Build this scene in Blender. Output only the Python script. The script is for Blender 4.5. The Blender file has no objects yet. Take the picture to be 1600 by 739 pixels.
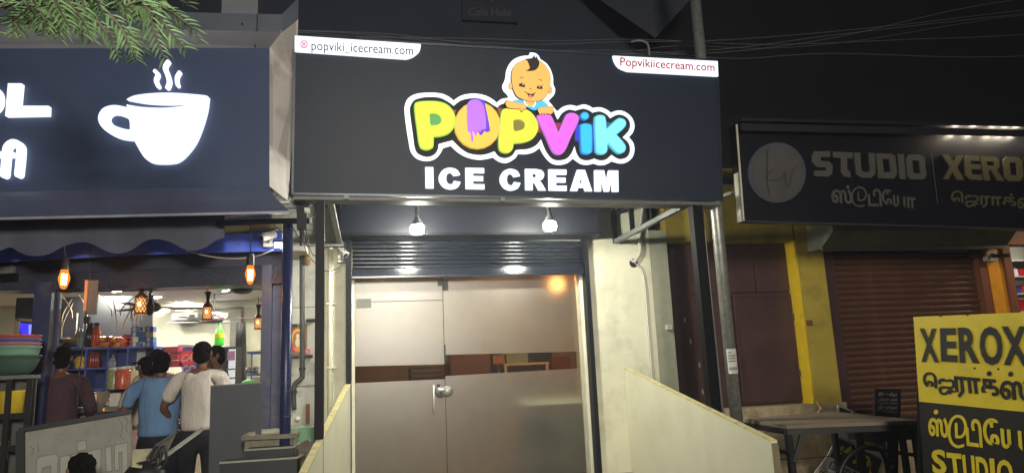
import bpy, math, random
from math import radians, sin, cos, pi
from mathutils import Vector, Matrix
from mathutils.geometry import tessellate_polygon
from mathutils import noise as mnoise
random.seed(7)
SC = bpy.context.scene
COL = SC.collection

# ------------------------------------------------------------------ camera
F = 1110.0
PITCH, ROLL, YAW = radians(10.6), radians(-2.56), radians(12.17)
CAM = Vector((0, 0, 1.5))
_f = Vector((sin(YAW)*cos(PITCH), cos(YAW)*cos(PITCH), sin(PITCH)))
_r = Vector((cos(YAW), -sin(YAW), 0)); _u = _r.cross(_f)
_r2 = _r*cos(ROLL) + _u*sin(ROLL); _u2 = _u*cos(ROLL) - _r*sin(ROLL)
cd = bpy.data.cameras.new('camera'); cam = bpy.data.objects.new('camera', cd); COL.objects.link(cam)
cd.sensor_width = 36; cd.lens = F*36/1600; cd.clip_start = .05; cd.clip_end = 500
mw = Matrix((_r2, _u2, -_f)).transposed().to_4x4(); mw.translation = CAM
cam.matrix_world = mw; SC.camera = cam

# ------------------------------------------------------------------ night sky, exposure
wd = bpy.data.worlds.new('World'); SC.world = wd; wd.use_nodes = True
bg = wd.node_tree.nodes['Background']
bg.inputs[0].default_value = (.42, .48, .72, 1); bg.inputs[1].default_value = .05
SC.view_settings.view_transform = 'Standard'; SC.view_settings.look = 'None'
SC.view_settings.exposure = 0; SC.view_settings.gamma = 1
SC.cycles.use_denoising = True
SC.cycles.max_bounces = 8; SC.cycles.sample_clamp_indirect = 3.0
SC.cycles.caustics_reflective = False; SC.cycles.caustics_refractive = False

# ------------------------------------------------------------------ helpers
def ray(px, py): return _r2*((px-800)/F) - _u2*((py-369.5)/F) + _f
def PY(px, py, Y): d = ray(px, py); return CAM + d*((Y-CAM.y)/d.y)
def PX(px, py, X): d = ray(px, py); return CAM + d*((X-CAM.x)/d.x)
def PZ(px, py, Z): d = ray(px, py); return CAM + d*((Z-CAM.z)/d.z)

class Fr:
    def __init__(s, O, U, V):
        s.O = Vector(O); s.U = Vector(U).normalized(); V = Vector(V); V = V - s.U*V.dot(s.U); s.V = V.normalized(); s.N = s.U.cross(s.V)
    def hit(s, px, py):
        d = ray(px, py); p = CAM + d*((s.O-CAM).dot(s.N)/d.dot(s.N)); q = p - s.O
        return (q.dot(s.U), q.dot(s.V))
    def w(s, u, v, d=0): return s.O + s.U*u + s.V*v + s.N*d
    def p(s, px, py, d=0): u, v = s.hit(px, py); return s.w(u, v, d)
def FW(Y, X=0): return Fr((X, Y, 0), (1, 0, 0), (0, 0, 1))
A7 = radians(7.4)
def FL(Y): return Fr((-.7, Y, 0), (cos(A7), -sin(A7), 0), (0, 0, 1))      # left shop stands at a slight angle

def lin(c): c /= 255; return c/12.92 if c <= .04045 else ((c+.055)/1.055)**2.4
def S(r, g, b): return (lin(r), lin(g), lin(b))
MATS = {}
def mat(name, rgb, rough=.6, metal=0, var=.15, scale=6, bump=.1, emit=None, es=1, trans=0, stretch=None, sheen=0, dirt=None, dscale=1.5, damt=.5, spec=.5, alpha=1):
    if name in MATS: return MATS[name]
    m = bpy.data.materials.new(name); m.use_nodes = True; MATS[name] = m
    nt = m.node_tree; N = nt.nodes; L = nt.links; b = N['Principled BSDF']
    b.inputs['Roughness'].default_value = rough; b.inputs['Metallic'].default_value = metal
    b.inputs['Specular IOR Level'].default_value = spec
    b.inputs['Transmission Weight'].default_value = trans; b.inputs['Alpha'].default_value = alpha
    tc = N.new('ShaderNodeTexCoord'); mp = N.new('ShaderNodeMapping'); L.new(tc.outputs['Object'], mp.inputs[0])
    if stretch: mp.inputs['Scale'].default_value = stretch
    n = N.new('ShaderNodeTexNoise'); n.inputs['Scale'].default_value = scale; n.inputs['Detail'].default_value = 6; L.new(mp.outputs[0], n.inputs[0])
    cr = N.new('ShaderNodeValToRGB'); L.new(n.outputs[0], cr.inputs[0])
    cr.color_ramp.elements[0].position = .3; cr.color_ramp.elements[1].position = .7
    cr.color_ramp.elements[0].color = tuple(max(0, c*(1-var)) for c in rgb)+(1,)
    cr.color_ramp.elements[1].color = tuple(min(1, c*(1+var)) for c in rgb)+(1,)
    out = cr.outputs[0]
    if dirt:
        n2 = N.new('ShaderNodeTexNoise'); n2.inputs['Scale'].default_value = dscale; n2.inputs['Detail'].default_value = 8; n2.inputs['Roughness'].default_value = .65
        L.new(tc.outputs['Object'], n2.inputs[0])
        r2 = N.new('ShaderNodeValToRGB'); r2.color_ramp.elements[0].position = .5; r2.color_ramp.elements[1].position = .72
        r2.color_ramp.elements[1].color = (damt, damt, damt, 1); L.new(n2.outputs[0], r2.inputs[0])
        mx = N.new('ShaderNodeMix'); mx.data_type = 'RGBA'; L.new(r2.outputs[0], mx.inputs[0]); L.new(out, mx.inputs[6]); mx.inputs[7].default_value = tuple(dirt)+(1,)
        out = mx.outputs[2]
    L.new(out, b.inputs['Base Color'])
    if bump:
        bp = N.new('ShaderNodeBump'); bp.inputs['Strength'].default_value = bump; bp.inputs['Distance'].default_value = .01
        nb = N.new('ShaderNodeTexNoise'); nb.inputs['Scale'].default_value = scale*4; nb.inputs['Detail'].default_value = 5; L.new(mp.outputs[0], nb.inputs[0])
        L.new(nb.outputs[0], bp.inputs['Height']); L.new(bp.outputs[0], b.inputs['Normal'])
    if emit:
        b.inputs['Emission Color'].default_value = tuple(emit)+(1,); b.inputs['Emission Strength'].default_value = es
    return m
def glow(name, rgb, es=1, var=.06): return mat(name, tuple(c*.5 for c in rgb), .5, 0, var, 4, 0, rgb, es)

WL = {}
def tag(o, label=None, cat=None, group=None, kind=None):
    if label: o['label'] = label
    if cat: o['category'] = cat
    if group: o['group'] = group
    if kind: o['kind'] = kind
    return o
def thing(name, loc, label, cat, group=None):
    o = bpy.data.objects.new(name, None); COL.objects.link(o); o.location = Vector(loc); o.empty_display_size = .1
    WL[o.name] = Vector(loc); return tag(o, label, cat, group)

class MB:
    def __init__(s): s.v = []; s.f = []; s.mi = []; s.cur = 0
    def add(s, vs, fs):
        k = len(s.v); s.v += [Vector(a) for a in vs]; s.f += [tuple(i+k for i in f) for f in fs]; s.mi += [s.cur]*len(fs); return s
    def box(s, x0, x1, y0, y1, z0, z1):
        return s.add([(x0,y0,z0),(x1,y0,z0),(x1,y1,z0),(x0,y1,z0),(x0,y0,z1),(x1,y0,z1),(x1,y1,z1),(x0,y1,z1)],
            [(0,3,2,1),(4,5,6,7),(0,1,5,4),(1,2,6,5),(2,3,7,6),(3,0,4,7)])
    def bar(s, p, q, w, h=None, up=(0,0,1)):
        h = h or w; p = Vector(p); q = Vector(q); d = (q-p).normalized(); up = Vector(up)
        if abs(d.dot(up)) > .98: up = Vector((0,1,0))
        a = d.cross(up).normalized()*w/2; b = a.cross(d).normalized()*h/2
        vs = [e+i*a+j*b for e in (p, q) for i, j in ((-1,-1),(1,-1),(1,1),(-1,1))]
        return s.add(vs, [(0,1,2,3),(7,6,5,4),(0,4,5,1),(1,5,6,2),(2,6,7,3),(3,7,4,0)])
    def tube(s, pts, r, n=8, caps=True):
        pts = [Vector(p) for p in pts]; rs = r if isinstance(r, (list, tuple)) else [r]*len(pts); vs = []; fs = []; a = None
        for i, p in enumerate(pts):
            d = (pts[min(i+1, len(pts)-1)]-pts[max(i-1, 0)]).normalized()
            if a is None: a = d.orthogonal().normalized()
            else: a = (a-d*a.dot(d)).normalized()
            b = d.cross(a)
            for k in range(n): t = 2*pi*k/n; vs.append(p+(a*cos(t)+b*sin(t))*rs[i])
        for i in range(len(pts)-1):
            for k in range(n): fs.append((i*n+k, i*n+(k+1)%n, (i+1)*n+(k+1)%n, (i+1)*n+k))
        if caps: fs.append(tuple(range(n))[::-1]); fs.append(tuple((len(pts)-1)*n+k for k in range(n)))
        return s.add(vs, fs)
    def lathe(s, c, prof, n=16, axis=None):
        c = Vector(c); ax = Vector(axis or (0,0,1)).normalized(); a = ax.orthogonal().normalized(); b = ax.cross(a); vs = []; fs = []
        for r, z in prof:
            for k in range(n): t = 2*pi*k/n; vs.append(c+ax*z+(a*cos(t)+b*sin(t))*max(r, 1e-4))
        for i in range(len(prof)-1):
            for k in range(n): fs.append((i*n+k, i*n+(k+1)%n, (i+1)*n+(k+1)%n, (i+1)*n+k))
        fs.append(tuple(range(n))[::-1]); fs.append(tuple((len(prof)-1)*n+k for k in range(n)))
        return s.add(vs, fs)
    def ell(s, c, rx, ry, rz, n=12, m=8, rot=None):
        c = Vector(c); vs = []; fs = []
        for i in range(m+1):
            p = pi*i/m
            for k in range(n):
                t = 2*pi*k/n; q = Vector((rx*sin(p)*cos(t), ry*sin(p)*sin(t), rz*cos(p)))
                if rot: q = rot @ q
                vs.append(c+q)
        for i in range(m):
            for k in range(n): fs.append((i*n+k, (i+1)*n+k, (i+1)*n+(k+1)%n, i*n+(k+1)%n))
        return s.add(vs, fs)
    def plate(s, fr, loops, d0, d1, side=None):
        """extruded plate; loops of (u,v), first outer then holes; front at d1"""
        tri = tessellate_polygon([[Vector((u, v, 0)) for u, v in lp] for lp in loops]); flat = [p for lp in loops for p in lp]; n = len(flat)
        def orient(t):
            a, b, c = (flat[i] for i in t); ar = (b[0]-a[0])*(c[1]-a[1])-(c[0]-a[0])*(b[1]-a[1]); return t if ar > 0 else t[::-1]
        tri = [orient(t) for t in tri]
        s.add([fr.w(u, v, d1) for u, v in flat], tri)
        if d0 is not None:
            c = s.cur
            if side is not None: s.cur = side
            k = 0; vs = [fr.w(u, v, d0) for u, v in flat]+[fr.w(u, v, d1) for u, v in flat]; fs = [t[::-1] for t in tri]
            for li, lp in enumerate(loops):
                m = len(lp); ar = sum(lp[i][0]*lp[(i+1) % m][1]-lp[(i+1) % m][0]*lp[i][1] for i in range(m)); ccw = ar > 0
                for i in range(m):
                    a, b = k+i, k+(i+1) % m; q = (a, b, b+n, a+n)
                    fs.append(q if ccw == (li == 0) else q[::-1])
                k += m
            s.add(vs, fs); s.cur = c
        return s
    def build(s, name, m, parent=None, smooth=False, label=None, cat=None, group=None, kind=None, origin=None):
        me = bpy.data.meshes.new(name)
        if parent is not None: o0 = WL[parent.name]
        elif origin is not None: o0 = Vector(origin)
        else:
            xs = [p.x for p in s.v]; ys = [p.y for p in s.v]; zs = [p.z for p in s.v]
            o0 = Vector(((min(xs)+max(xs))/2, (min(ys)+max(ys))/2, min(zs)))
        me.from_pydata([tuple(p-o0) for p in s.v], [], s.f); me.update()
        for mm in (m if isinstance(m, (list, tuple)) else [m]): me.materials.append(mm)
        if any(s.mi): me.polygons.foreach_set('material_index', s.mi)
        if smooth: me.polygons.foreach_set('use_smooth', [True]*len(me.polygons))
        o = bpy.data.objects.new(name, me); COL.objects.link(o)
        if parent is not None: o.parent = parent; WL[o.name] = o0
        else: o.location = o0; WL[o.name] = o0
        return tag(o, label, cat, group, kind)

def crv(pts, n=5):
    """closed Catmull-Rom through pts; a point with a third item 1 is a sharp corner"""
    out = []; m = len(pts)
    for i in range(m):
        p0, p1, p2, p3 = pts[i-1], pts[i], pts[(i+1) % m], pts[(i+2) % m]
        t1 = (0, 0) if len(p1) > 2 else ((p2[0]-p0[0])/2, (p2[1]-p0[1])/2)
        t2 = (0, 0) if len(p2) > 2 else ((p3[0]-p1[0])/2, (p3[1]-p1[1])/2)
        for k in range(n):
            t = k/n; a = 2*t**3-3*t*t+1; b = t**3-2*t*t+t; c = -2*t**3+3*t*t; d = t**3-t*t
            out.append((a*p1[0]+b*t1[0]+c*p2[0]+d*t2[0], a*p1[1]+b*t1[1]+c*p2[1]+d*t2[1]))
    return out
def ocrv(pts, n=5):
    out = []; m = len(pts)
    for i in range(m-1):
        p0, p1, p2, p3 = pts[max(i-1, 0)], pts[i], pts[i+1], pts[min(i+2, m-1)]
        for k in range(n):
            t = k/n; a = 2*t**3-3*t*t+1; b = t**3-2*t*t+t; c = -2*t**3+3*t*t; d = t**3-t*t
            out.append(tuple(a*p1[j]+b*(p2[j]-p0[j])/2+c*p2[j]+d*(p3[j]-p1[j])/2 for j in range(len(p1))))
    out.append(tuple(pts[-1])); return out
def Z(pts, ox, oy, s): return [((p[0]/s+ox), (p[1]/s+oy))+tuple(p[2:]) for p in pts]     # zoomed-crop coordinates -> photo pixels
def elp(cx, cy, rx, ry, n=20, rot=0): return [(cx+rx*cos(t)*cos(rot)-ry*sin(t)*sin(rot), cy+rx*cos(t)*sin(rot)+ry*sin(t)*cos(rot)) for t in (2*pi*k/n for k in range(n))]
def stroke(pts, w):
    """ribbon outline of a polyline, round ends"""
    L_ = []; R_ = []; m = len(pts)
    for i, p in enumerate(pts):
        a = pts[max(i-1, 0)]; b = pts[min(i+1, m-1)]; dx, dy = b[0]-a[0], b[1]-a[1]; l = math.hypot(dx, dy) or 1
        ww = w[i] if isinstance(w, (list, tuple)) else w
        nx, ny = -dy/l*ww/2, dx/l*ww/2; L_.append((p[0]+nx, p[1]+ny)); R_.append((p[0]-nx, p[1]-ny))
    def cap(p, q, ww, sgn):
        a0 = math.atan2(q[1]-p[1], q[0]-p[0]); return [(p[0]+ww/2*cos(a0+sgn*t), p[1]+ww/2*sin(a0+sgn*t)) for t in (.5, 1.0, 1.57, 2.1, 2.6)]
    we = w[-1] if isinstance(w, (list, tuple)) else w; w0 = w[0] if isinstance(w, (list, tuple)) else w
    return L_+cap(pts[-1], L_[-1], we, -1)+R_[::-1]+cap(pts[0], R_[0], w0, -1)
def uv(fr, loop): return [fr.hit(p[0], p[1]) for p in loop]
def pxplate(name, fr, loops, d0, d1, m, parent=None, side=None, **k):
    mb = MB(); mb.plate(fr, [uv(fr, l) for l in loops], d0, d1, side); return mb.build(name, m, parent, **k)
def rot_copy(o, parent=None, loc=None):
    c = o.copy(); COL.objects.link(c)
    if parent is not None: c.parent = parent
    if loc is not None: c.location = loc
    return c
def copy_tree(o, dloc=None, label=None, parent=None):
    c = o.copy(); COL.objects.link(c)
    if parent is not None: c.parent = parent
    if dloc is not None: c.location = Vector(o.location)+Vector(dloc)
    WL[c.name] = WL[o.name]+(Vector(dloc) if dloc is not None else Vector((0,0,0)))
    if label: c['label'] = label
    for ch in [x for x in COL.objects if x.parent == o]: copy_tree(ch, None, None, c)
    return c

_tc = {}
def text_geo(body, off=0.0, ext=0.0, shear=0.0):
    key = (body, off, ext, shear)
    if key in _tc: return _tc[key]
    c = bpy.data.curves.new('t', 'FONT'); c.body = body; c.offset = off; c.extrude = ext; c.resolution_u = 3; c.shear = shear
    o = bpy.data.objects.new('t', c); COL.objects.link(o); bpy.context.view_layer.update()
    me = bpy.data.meshes.new_from_object(o.evaluated_get(bpy.context.evaluated_depsgraph_get()))
    vs = [v.co.copy() for v in me.vertices]; fs = [tuple(p.vertices) for p in me.polygons]
    bpy.data.objects.remove(o); bpy.data.curves.remove(c); bpy.data.meshes.remove(me)
    _tc[key] = (vs, fs); return vs, fs
def text_mb(fr, body, q, d, off=.0, depth=0.0, mb=None, sep=False, shear=0):
    """q: px corners (top-left, top-right, bottom-left) of the ink box on the frame plane"""
    vs, fs = text_geo(body, off, .05 if depth else 0, shear)
    x0 = min(v.x for v in vs); x1 = max(v.x for v in vs); y0 = min(v.y for v in vs); y1 = max(v.y for v in vs)
    tl, tr, bl = [Vector(fr.hit(*c)) for c in q]
    def mp(v):
        a = (v.x-x0)/(x1-x0); b = (y1-v.y)/(y1-y0); p = tl+(tr-tl)*a+(bl-tl)*b
        return fr.w(p.x, p.y, d+(depth*(v.z/.1+.5) if depth else 0))
    W = [mp(v) for v in vs]
    if not sep:
        mb = mb or MB(); mb.add(W, fs); return mb
    # split by horizontal overlap of loose islands
    par = list(range(len(vs)))
    def fd(i):
        while par[i] != i: par[i] = par[par[i]]; i = par[i]
        return i
    for f in fs:
        for i in f[1:]: par[fd(i)] = fd(f[0])
    key = {}
    for i, v in enumerate(vs): key.setdefault((round(v.x, 3), round(v.y, 3)), []).append(i)
    for g in key.values():
        for i in g[1:]: par[fd(i)] = fd(g[0])
    isl = {}
    for f in fs: isl.setdefault(fd(f[0]), []).append(f)
    res = []
    for r, ff in isl.items():
        m = MB(); idx = {}; 
        for f in ff:
            for i in f: idx.setdefault(i, len(idx))
        m.add([W[i] for i in idx], [tuple(idx[i] for i in f) for f in ff]); res.append((min(vs[i].x for i in idx), m))
    return [m for _, m in sorted(res, key=lambda t: t[0])]
def box4(x0, y0, x1, y1, sl=0, tilt=0): return ((x0, y0), (x1, y0+sl*(x1-x0)), (x0+tilt*(y1-y0), y1))

# ------------------------------------------------------------------ materials
M_ = dict(
 ground=mat('ground_dust', S(96, 92, 84), .9, 0, .3, 3, .5),
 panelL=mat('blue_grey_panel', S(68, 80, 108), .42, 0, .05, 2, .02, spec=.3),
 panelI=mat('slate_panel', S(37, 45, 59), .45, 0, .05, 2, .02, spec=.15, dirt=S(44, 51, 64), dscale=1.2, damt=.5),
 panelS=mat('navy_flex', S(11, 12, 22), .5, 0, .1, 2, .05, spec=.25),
 silver=mat('brushed_silver', S(205, 200, 196), .5, .0, .1, 3, .05, stretch=(1, 1, .2), dirt=S(110, 100, 92), dscale=2.5),
 steel=mat('dark_steel_paint', S(18, 21, 29), .5, 0, .15, 12, .05, spec=.2),
 greysteel=mat('grey_primer_steel', S(120, 124, 122), .5, .2, .15, 12, .05),
 cream=mat('cream_paint', S(224, 223, 198), .6, 0, .05, 3, .12, dirt=S(168, 164, 138), dscale=2.0, damt=.6),
 creamboard=mat('cream_board', S(226, 225, 198), .5, 0, .03, 2, .02, dirt=S(200, 196, 164), dscale=1.6, damt=.4),
 plaster=mat('grey_green_plaster', S(170, 172, 150), .8, 0, .08, 8, .4, dirt=S(120, 118, 98), dscale=3, damt=.5),
 tile=mat('stained_wall_tile', S(176, 176, 168), .45, 0, .1, 6, .1, dirt=S(112, 104, 88), dscale=3.5, damt=.8, stretch=(1, 1, .3)),
 galv=mat('galvanised_steel', S(150, 152, 146), .42, .6, .2, 30, .08, dirt=S(100, 100, 92), dscale=6, damt=.5),
 pvc=mat('white_pvc', S(200, 200, 192), .4, 0, .08, 10, .02),
 greypvc=mat('grey_pvc', S(140, 142, 138), .4, 0, .12, 10, .02),
 yellow=mat('yellow_wall_paint', S(178, 158, 64), .7, 0, .08, 4, .3, dirt=S(116, 102, 50), dscale=2.5, damt=.6),
 lit_yellow=mat('lit_reveal_yellow', S(236, 200, 40), .6, 0, .06, 8, .1, dirt=S(160, 135, 50), dscale=6, damt=.3),  # pillar yellow with the bulbs' light on its reveal put into the colour
 ochre=mat('ochre_wall', S(232, 160, 30), .7, 0, .08, 5, .2, dirt=S(150, 100, 30), dscale=4, damt=.4),
 maroon=mat('maroon_door_paint', S(74, 50, 50), .5, 0, .2, 3, .15, dirt=S(44, 36, 38), dscale=2, damt=.8),
 slat=mat('maroon_shutter_paint', S(98, 68, 54), .45, 0, .2, 5, .1, stretch=(.3, 1, 1), dirt=S(140, 100, 84), dscale=7, damt=.35),
 concrete=mat('rough_concrete', S(178, 160, 128), .95, 0, .22, 9, .9, dirt=S(98, 86, 68), dscale=4, damt=.7),
 housing=mat('grey_green_sheet', S(128, 132, 120), .5, .1, .1, 5, .05, dirt=S(88, 90, 82), dscale=3, damt=.5),
 brownwood=mat('brown_frame', S(120, 72, 52), .6, 0, .2, 8, .15, stretch=(1, 1, .2)),
 shutter=mat('glossy_slate_shutter', S(22, 27, 36), .17, .0, .08, 5, .03, spec=.6),
 bluepaint=mat('blue_paint_worn', S(48, 55, 92), .4, 0, .12, 6, .12, dirt=S(112, 100, 96), dscale=5, damt=.6),
 bluedark=mat('dark_blue_beam', S(60, 64, 78), .25, 0, .1, 10, .5),
 awning=mat('awning_cloth', S(84, 88, 104), .9, 0, .08, 5, .1, stretch=(1, 1, .1)),
 bluecloth=mat('blue_tarpaulin', S(72, 108, 245), .6, 0, .18, 6, .3, dirt=S(140, 150, 190), dscale=4, damt=.5),
 shelfblue=mat('shelf_blue', S(78, 100, 186), .5, 0, .08, 5, .03),
 intwall=mat('interior_cream', S(205, 204, 182), .8, 0, .05, 3, .05),
 ceil=mat('interior_ceiling', S(214, 208, 200), .8, 0, .04, 3, .02),
 floor=mat('interior_floor', S(170, 140, 110), .4, 0, .12, 3, .05),
 black=mat('black_satin', S(24, 25, 28), .5, 0, .1, 10, .05),
 darkgrey=mat('dark_grey_laminate', S(72, 76, 84), .6, 0, .06, 5, .05),
 chrome=mat('brushed_steel', S(150, 150, 146), .42, .7, .06, 20, .03),
 skin=mat('brown_skin', S(112, 76, 58), .55, 0, .08, 10, .03),
 hair=mat('black_hair', S(22, 19, 20), .95, 0, .4, 60, 1.0, spec=.1),
 cable=mat('black_cable', S(40, 42, 48), .6, 0, .1, 10, 0),
 palecable=mat('pale_cable', S(176, 176, 162), .5, 0, .1, 10, 0),
 wood=mat('pale_wood', S(196, 168, 128), .6, 0, .15, 8, .1, stretch=(1, 6, 1)),
)
WHITE = glow('lit_white_acrylic', S(236, 244, 255), 1.25)
M_['ledtube'] = glow('led_white', (1, .97, .85), 30)

# ------------------------------------------------------------------ ground and shared structure
MB().box(-60, 60, -40, 60, -.3, 0).build('ground', M_['ground'], kind='structure')
MB().box(-6, -.55, 6.6, 12.4, 0, .2).build('floor', M_['floor'], kind='structure')
MB().box(-.5, 4.6, 7.9, 12.4, 0, .3).build('floor', mat('ice_floor', S(120, 96, 76), .4), kind='structure')

# ================================================================== ICE CREAM SIGN
bl, br = PY(457, 303, 6), PY(1128, 313, 6); tl, tr = PY(461, 58, 5.82), PY(1120, 95, 5.84)
FI = Fr(bl, br-bl, tl-bl)
sg = thing('shop_sign', (1.4, 6, 2.98), 'wide slate ice cream sign with lit bubble letters above the glass door', 'shop sign')
c4 = [(457, 303), (1128, 313), (1120, 95), (461, 58)]
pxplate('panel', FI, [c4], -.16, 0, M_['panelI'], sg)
mb = MB()
for a, b in ((0, 1), (1, 2), (2, 3), (3, 0)): mb.bar(FI.p(*c4[a], .004), FI.p(*c4[b], .004), .018, .018, FI.N)
mb.build('edge_trim', mat('sign_edge', S(46, 52, 64), .35, .3), sg)
o = MB().bar(FI.p(458, 304, -.1)+Vector((0, 0, -.035)), FI.p(1128, 314, -.1)+Vector((0, 0, -.035)), .16, .03).build('bottom_rail', mat('bottom_rail_sheet', S(96, 98, 98), .5, .1), sg)
# url strips
LU = [(461, 58, 1), (657, 71, 1), (655, 82), (645, 91), (634, 94.5, 1), (461, 82.5, 1)]
pxplate('address_strip', FI, [crv(LU, 4)], .004, .03, WHITE, sg, label='lit white address strip at the upper left corner')
RU = [(956, 89, 1), (1119, 97.5, 1), (1120, 121, 1), (979, 113.5, 1), (966, 108), (959, 99)]
pxplate('address_strip', FI, [crv(RU, 4)], .004, .03, WHITE, sg, label='lit white address strip at the upper right corner')
text_mb(FI, 'popviki_icecream.com', box4(487, 66, 645, 85, .052), .033, .003).build('lettering', mat('ink_dark', S(36, 38, 50), .6), sg)
text_mb(FI, 'Popvikiicecream.com', box4(967, 91.5, 1114, 109, .062), .033, .012).build('lettering', mat('ink_red', S(150, 20, 40), .6, 0, .05, 4, 0, S(170, 30, 45), .5), sg, label='dark red web address lettering')
def rr(cx, cy, w, h, r): 
    o = []
    for sx, sy, a0 in ((1, -1, -90), (1, 1, 0), (-1, 1, 90), (-1, -1, 180)):
        for a in (0, 30, 60, 90): t = radians(a0+a); o.append((cx+sx*(w/2-r)+r*cos(t), cy+sy*(h/2-r)+r*sin(t)))
    return o
pxplate('camera_icon', FI, [rr(475.5, 71.5, 11, 11.5, 3.2)], .031, .034, glow('icon_pink', S(214, 40, 130), .9), sg)
mb = MB(); mb.plate(FI, [uv(FI, rr(475.5, 71.5, 8.2, 8.6, 2.4)), uv(FI, rr(475.5, 71.5, 6.6, 7, 1.8))], None, .0355)
mb.plate(FI, [uv(FI, elp(475.5, 71.5, 2.6, 2.7)), uv(FI, elp(475.5, 71.5, 1.7, 1.8))], None, .0355); mb.build('icon_line', WHITE, sg)
# logo plate: white ring + dark inner field
def ZA(p): return Z(p, 625, 135, 5.684)
def ZB(p): return Z(p, 810, 135, 5.684)
def ZC(p): return Z(p, 770, 75, 6.158)
outer = ZA([(38,230),(46,160),(80,108),(150,76),(250,67),(350,72),(420,97),(472,136,1),(530,97),(600,78),(680,76),(760,95),(820,128),(852,156,1),(890,125),(940,114)]) \
 + ZC([(150,490,1),(128,455),(95,420),(85,375),(105,330),(116,290),(122,235),(150,170),(200,120),(270,93),(338,88,1),(350,58,1),(400,64),(432,90),(450,122),(510,165),(550,230),(570,300),(573,365),(590,410),(580,460),(548,498),(525,520,1),(560,560),(600,612)]) \
 + ZB([(343,226,1),(385,192),(450,175),(508,187,1),(570,170),(620,184),(648,202,1),(710,195),(770,215),(808,243,1),(870,224),(930,234),(990,280),(1018,350),(1005,415),(967,460,1),(1005,505),(1018,570),(1000,635),(950,680),(890,690),(820,670,1),(770,698),(710,705),(660,690,1),(600,703),(540,692),(475,645,1),(430,685),(360,703),(290,690),(235,640),(205,595),(182,552,1),(130,590),(60,608)]) \
 + ZA([(1040,606,1),(1010,650),(940,686),(875,675),(820,637,1),(760,652),(690,658),(600,640),(520,600),(447,535,1),(378,556,1),(350,610),(300,655),(230,670),(150,650),(95,590),(75,500),(55,380)])
inner = ZA([(85,240),(92,180),(125,130),(190,108),(260,101),(350,108),(420,140),(475,180,1),(530,136),(600,116),(680,112),(760,135),(820,170),(862,195,1),(890,168),(960,150,1)]) \
 + [(812,162,1),(838,172),(862,168,1),(868,184,1)] \
 + ZB([(343,300,1),(380,245),(440,213),(500,223,1),(570,204),(630,224),(650,241,1),(710,228),(770,250),(808,290,1),(870,258),(930,266),(975,305),(985,360),(965,410),(918,458,1),(970,505),(985,570),(965,625),(920,650),(870,650),(815,616,1),(770,655),(715,665),(662,648,1),(600,665),(540,650),(505,600),(490,540,1),(465,600),(420,648),(350,665),(290,650),(245,600),(215,540),(193,480,1),(150,530),(80,563)]) \
 + ZA([(1051,570,1),(1022,574,1),(990,620),(930,645),(870,630),(832,585,1),(760,610),(690,617),(600,600),(530,555),(462,488,1),(340,520,1),(335,560),(310,605),(260,632),(210,630),(150,600),(125,540),(110,430)])
OU, IN = crv(outer, 4), crv(inner, 4)
pxplate('logo_backing', FI, [OU], .002, .018, mat('logo_dark', S(12, 13, 18), .7, 0, .05), sg)
pxplate('logo_outline', FI, [OU, IN], .019, .036, [WHITE, WHITE], sg)
def bubble(name, loops, rgb, side, d1=.06, d0=.02, parent=sg, es=1.0, **k):
    mb = MB(); ls = [uv(FI, l) for l in loops]
    # rounded rim: three shrinking steps
    def shrink(lp, e):
        m = len(lp); ar = sum(lp[i][0]*lp[(i+1)%m][1]-lp[(i+1)%m][0]*lp[i][1] for i in range(m)); sg_ = 1 if ar > 0 else -1; out = []
        for i in range(m):
            a, b = lp[i-1], lp[(i+1) % m]; dx, dy = b[0]-a[0], b[1]-a[1]; l = math.hypot(dx, dy) or 1
            out.append((lp[i][0]-sg_*dy/l*e, lp[i][1]+sg_*dx/l*e))
        return out
    mb.cur = 0; mb.plate(FI, [shrink(l, .009) if i == 0 else shrink(l, -.004) for i, l in enumerate(ls)], None, d1)
    mb.cur = 1; mb.plate(FI, ls, d0, d1-.006)
    return mb.build(name, [glow(k.get('key', name)+'_face%d%d%d' % rgb, S(*rgb), es), glow('rim%d%d%d' % side, S(*side), .85)], parent)
P1 = ZA([(122,182),(150,152),(230,143),(330,146),(410,172),(465,228),(488,300),(478,370),(430,430),(360,457),(296,462,1),(295,515),(285,558),(235,577),(182,562),(160,510),(145,400),(130,290)])
bubble('letter', [crv(P1), crv(ZA([(258,260,1),(310,258),(350,283),(360,322),(335,350),(290,358),(266,350)]))], (214, 238, 34), (150, 200, 60))
MB().plate(FI, [uv(FI, crv(ZA([(254,256,1),(310,254),(354,280),(364,322),(338,354),(290,362),(262,354)])))], None, .03).build('letter_counter', glow('counter_green', S(72, 150, 70), .9), sg)
bubble('letter', [elp(625+680/5.684, 135+358/5.684, 36.2, 37)], (250, 190, 60), (206, 170, 60), .056)
P2 = Z([(478,316),(500,300),(560,296),(610,315),(640,355),(646,398),(622,440),(580,458),(534,462,1),(530,486),(515,503),(490,505),(468,490),(464,450),(469,390)], 620, 70, 2.955)
bubble('letter', [crv(P2), crv(Z([(533,356,1),(560,352),(583,366),(582,390),(560,402),(535,401)], 620, 70, 2.955))], (246, 236, 50), (170, 200, 80))
MB().plate(FI, [uv(FI, crv(Z([(531,354,1),(560,350),(586,364),(585,392),(560,405),(533,404)], 620, 70, 2.955)))], None, .03).build('letter_counter', glow('counter_brown', S(124, 110, 30), .9), sg)
V_ = ZB([(154,288),(165,264),(210,252),(262,262),(290,295),(342,422,1),(395,295),(420,256),(470,248),(512,268),(522,305),(505,355),(450,470),(405,572),(370,612),(325,615),(285,582),(230,462),(175,345)])
bubble('letter', [crv(V_)], (240, 96, 246), (190, 110, 200))
I_ = ZB([(530,372),(545,347),(588,338),(630,353),(640,390),(640,565),(628,604),(588,616),(547,602),(536,560)])
bubble('letter', [crv(I_)], (40, 190, 250), (40, 130, 210))
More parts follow.
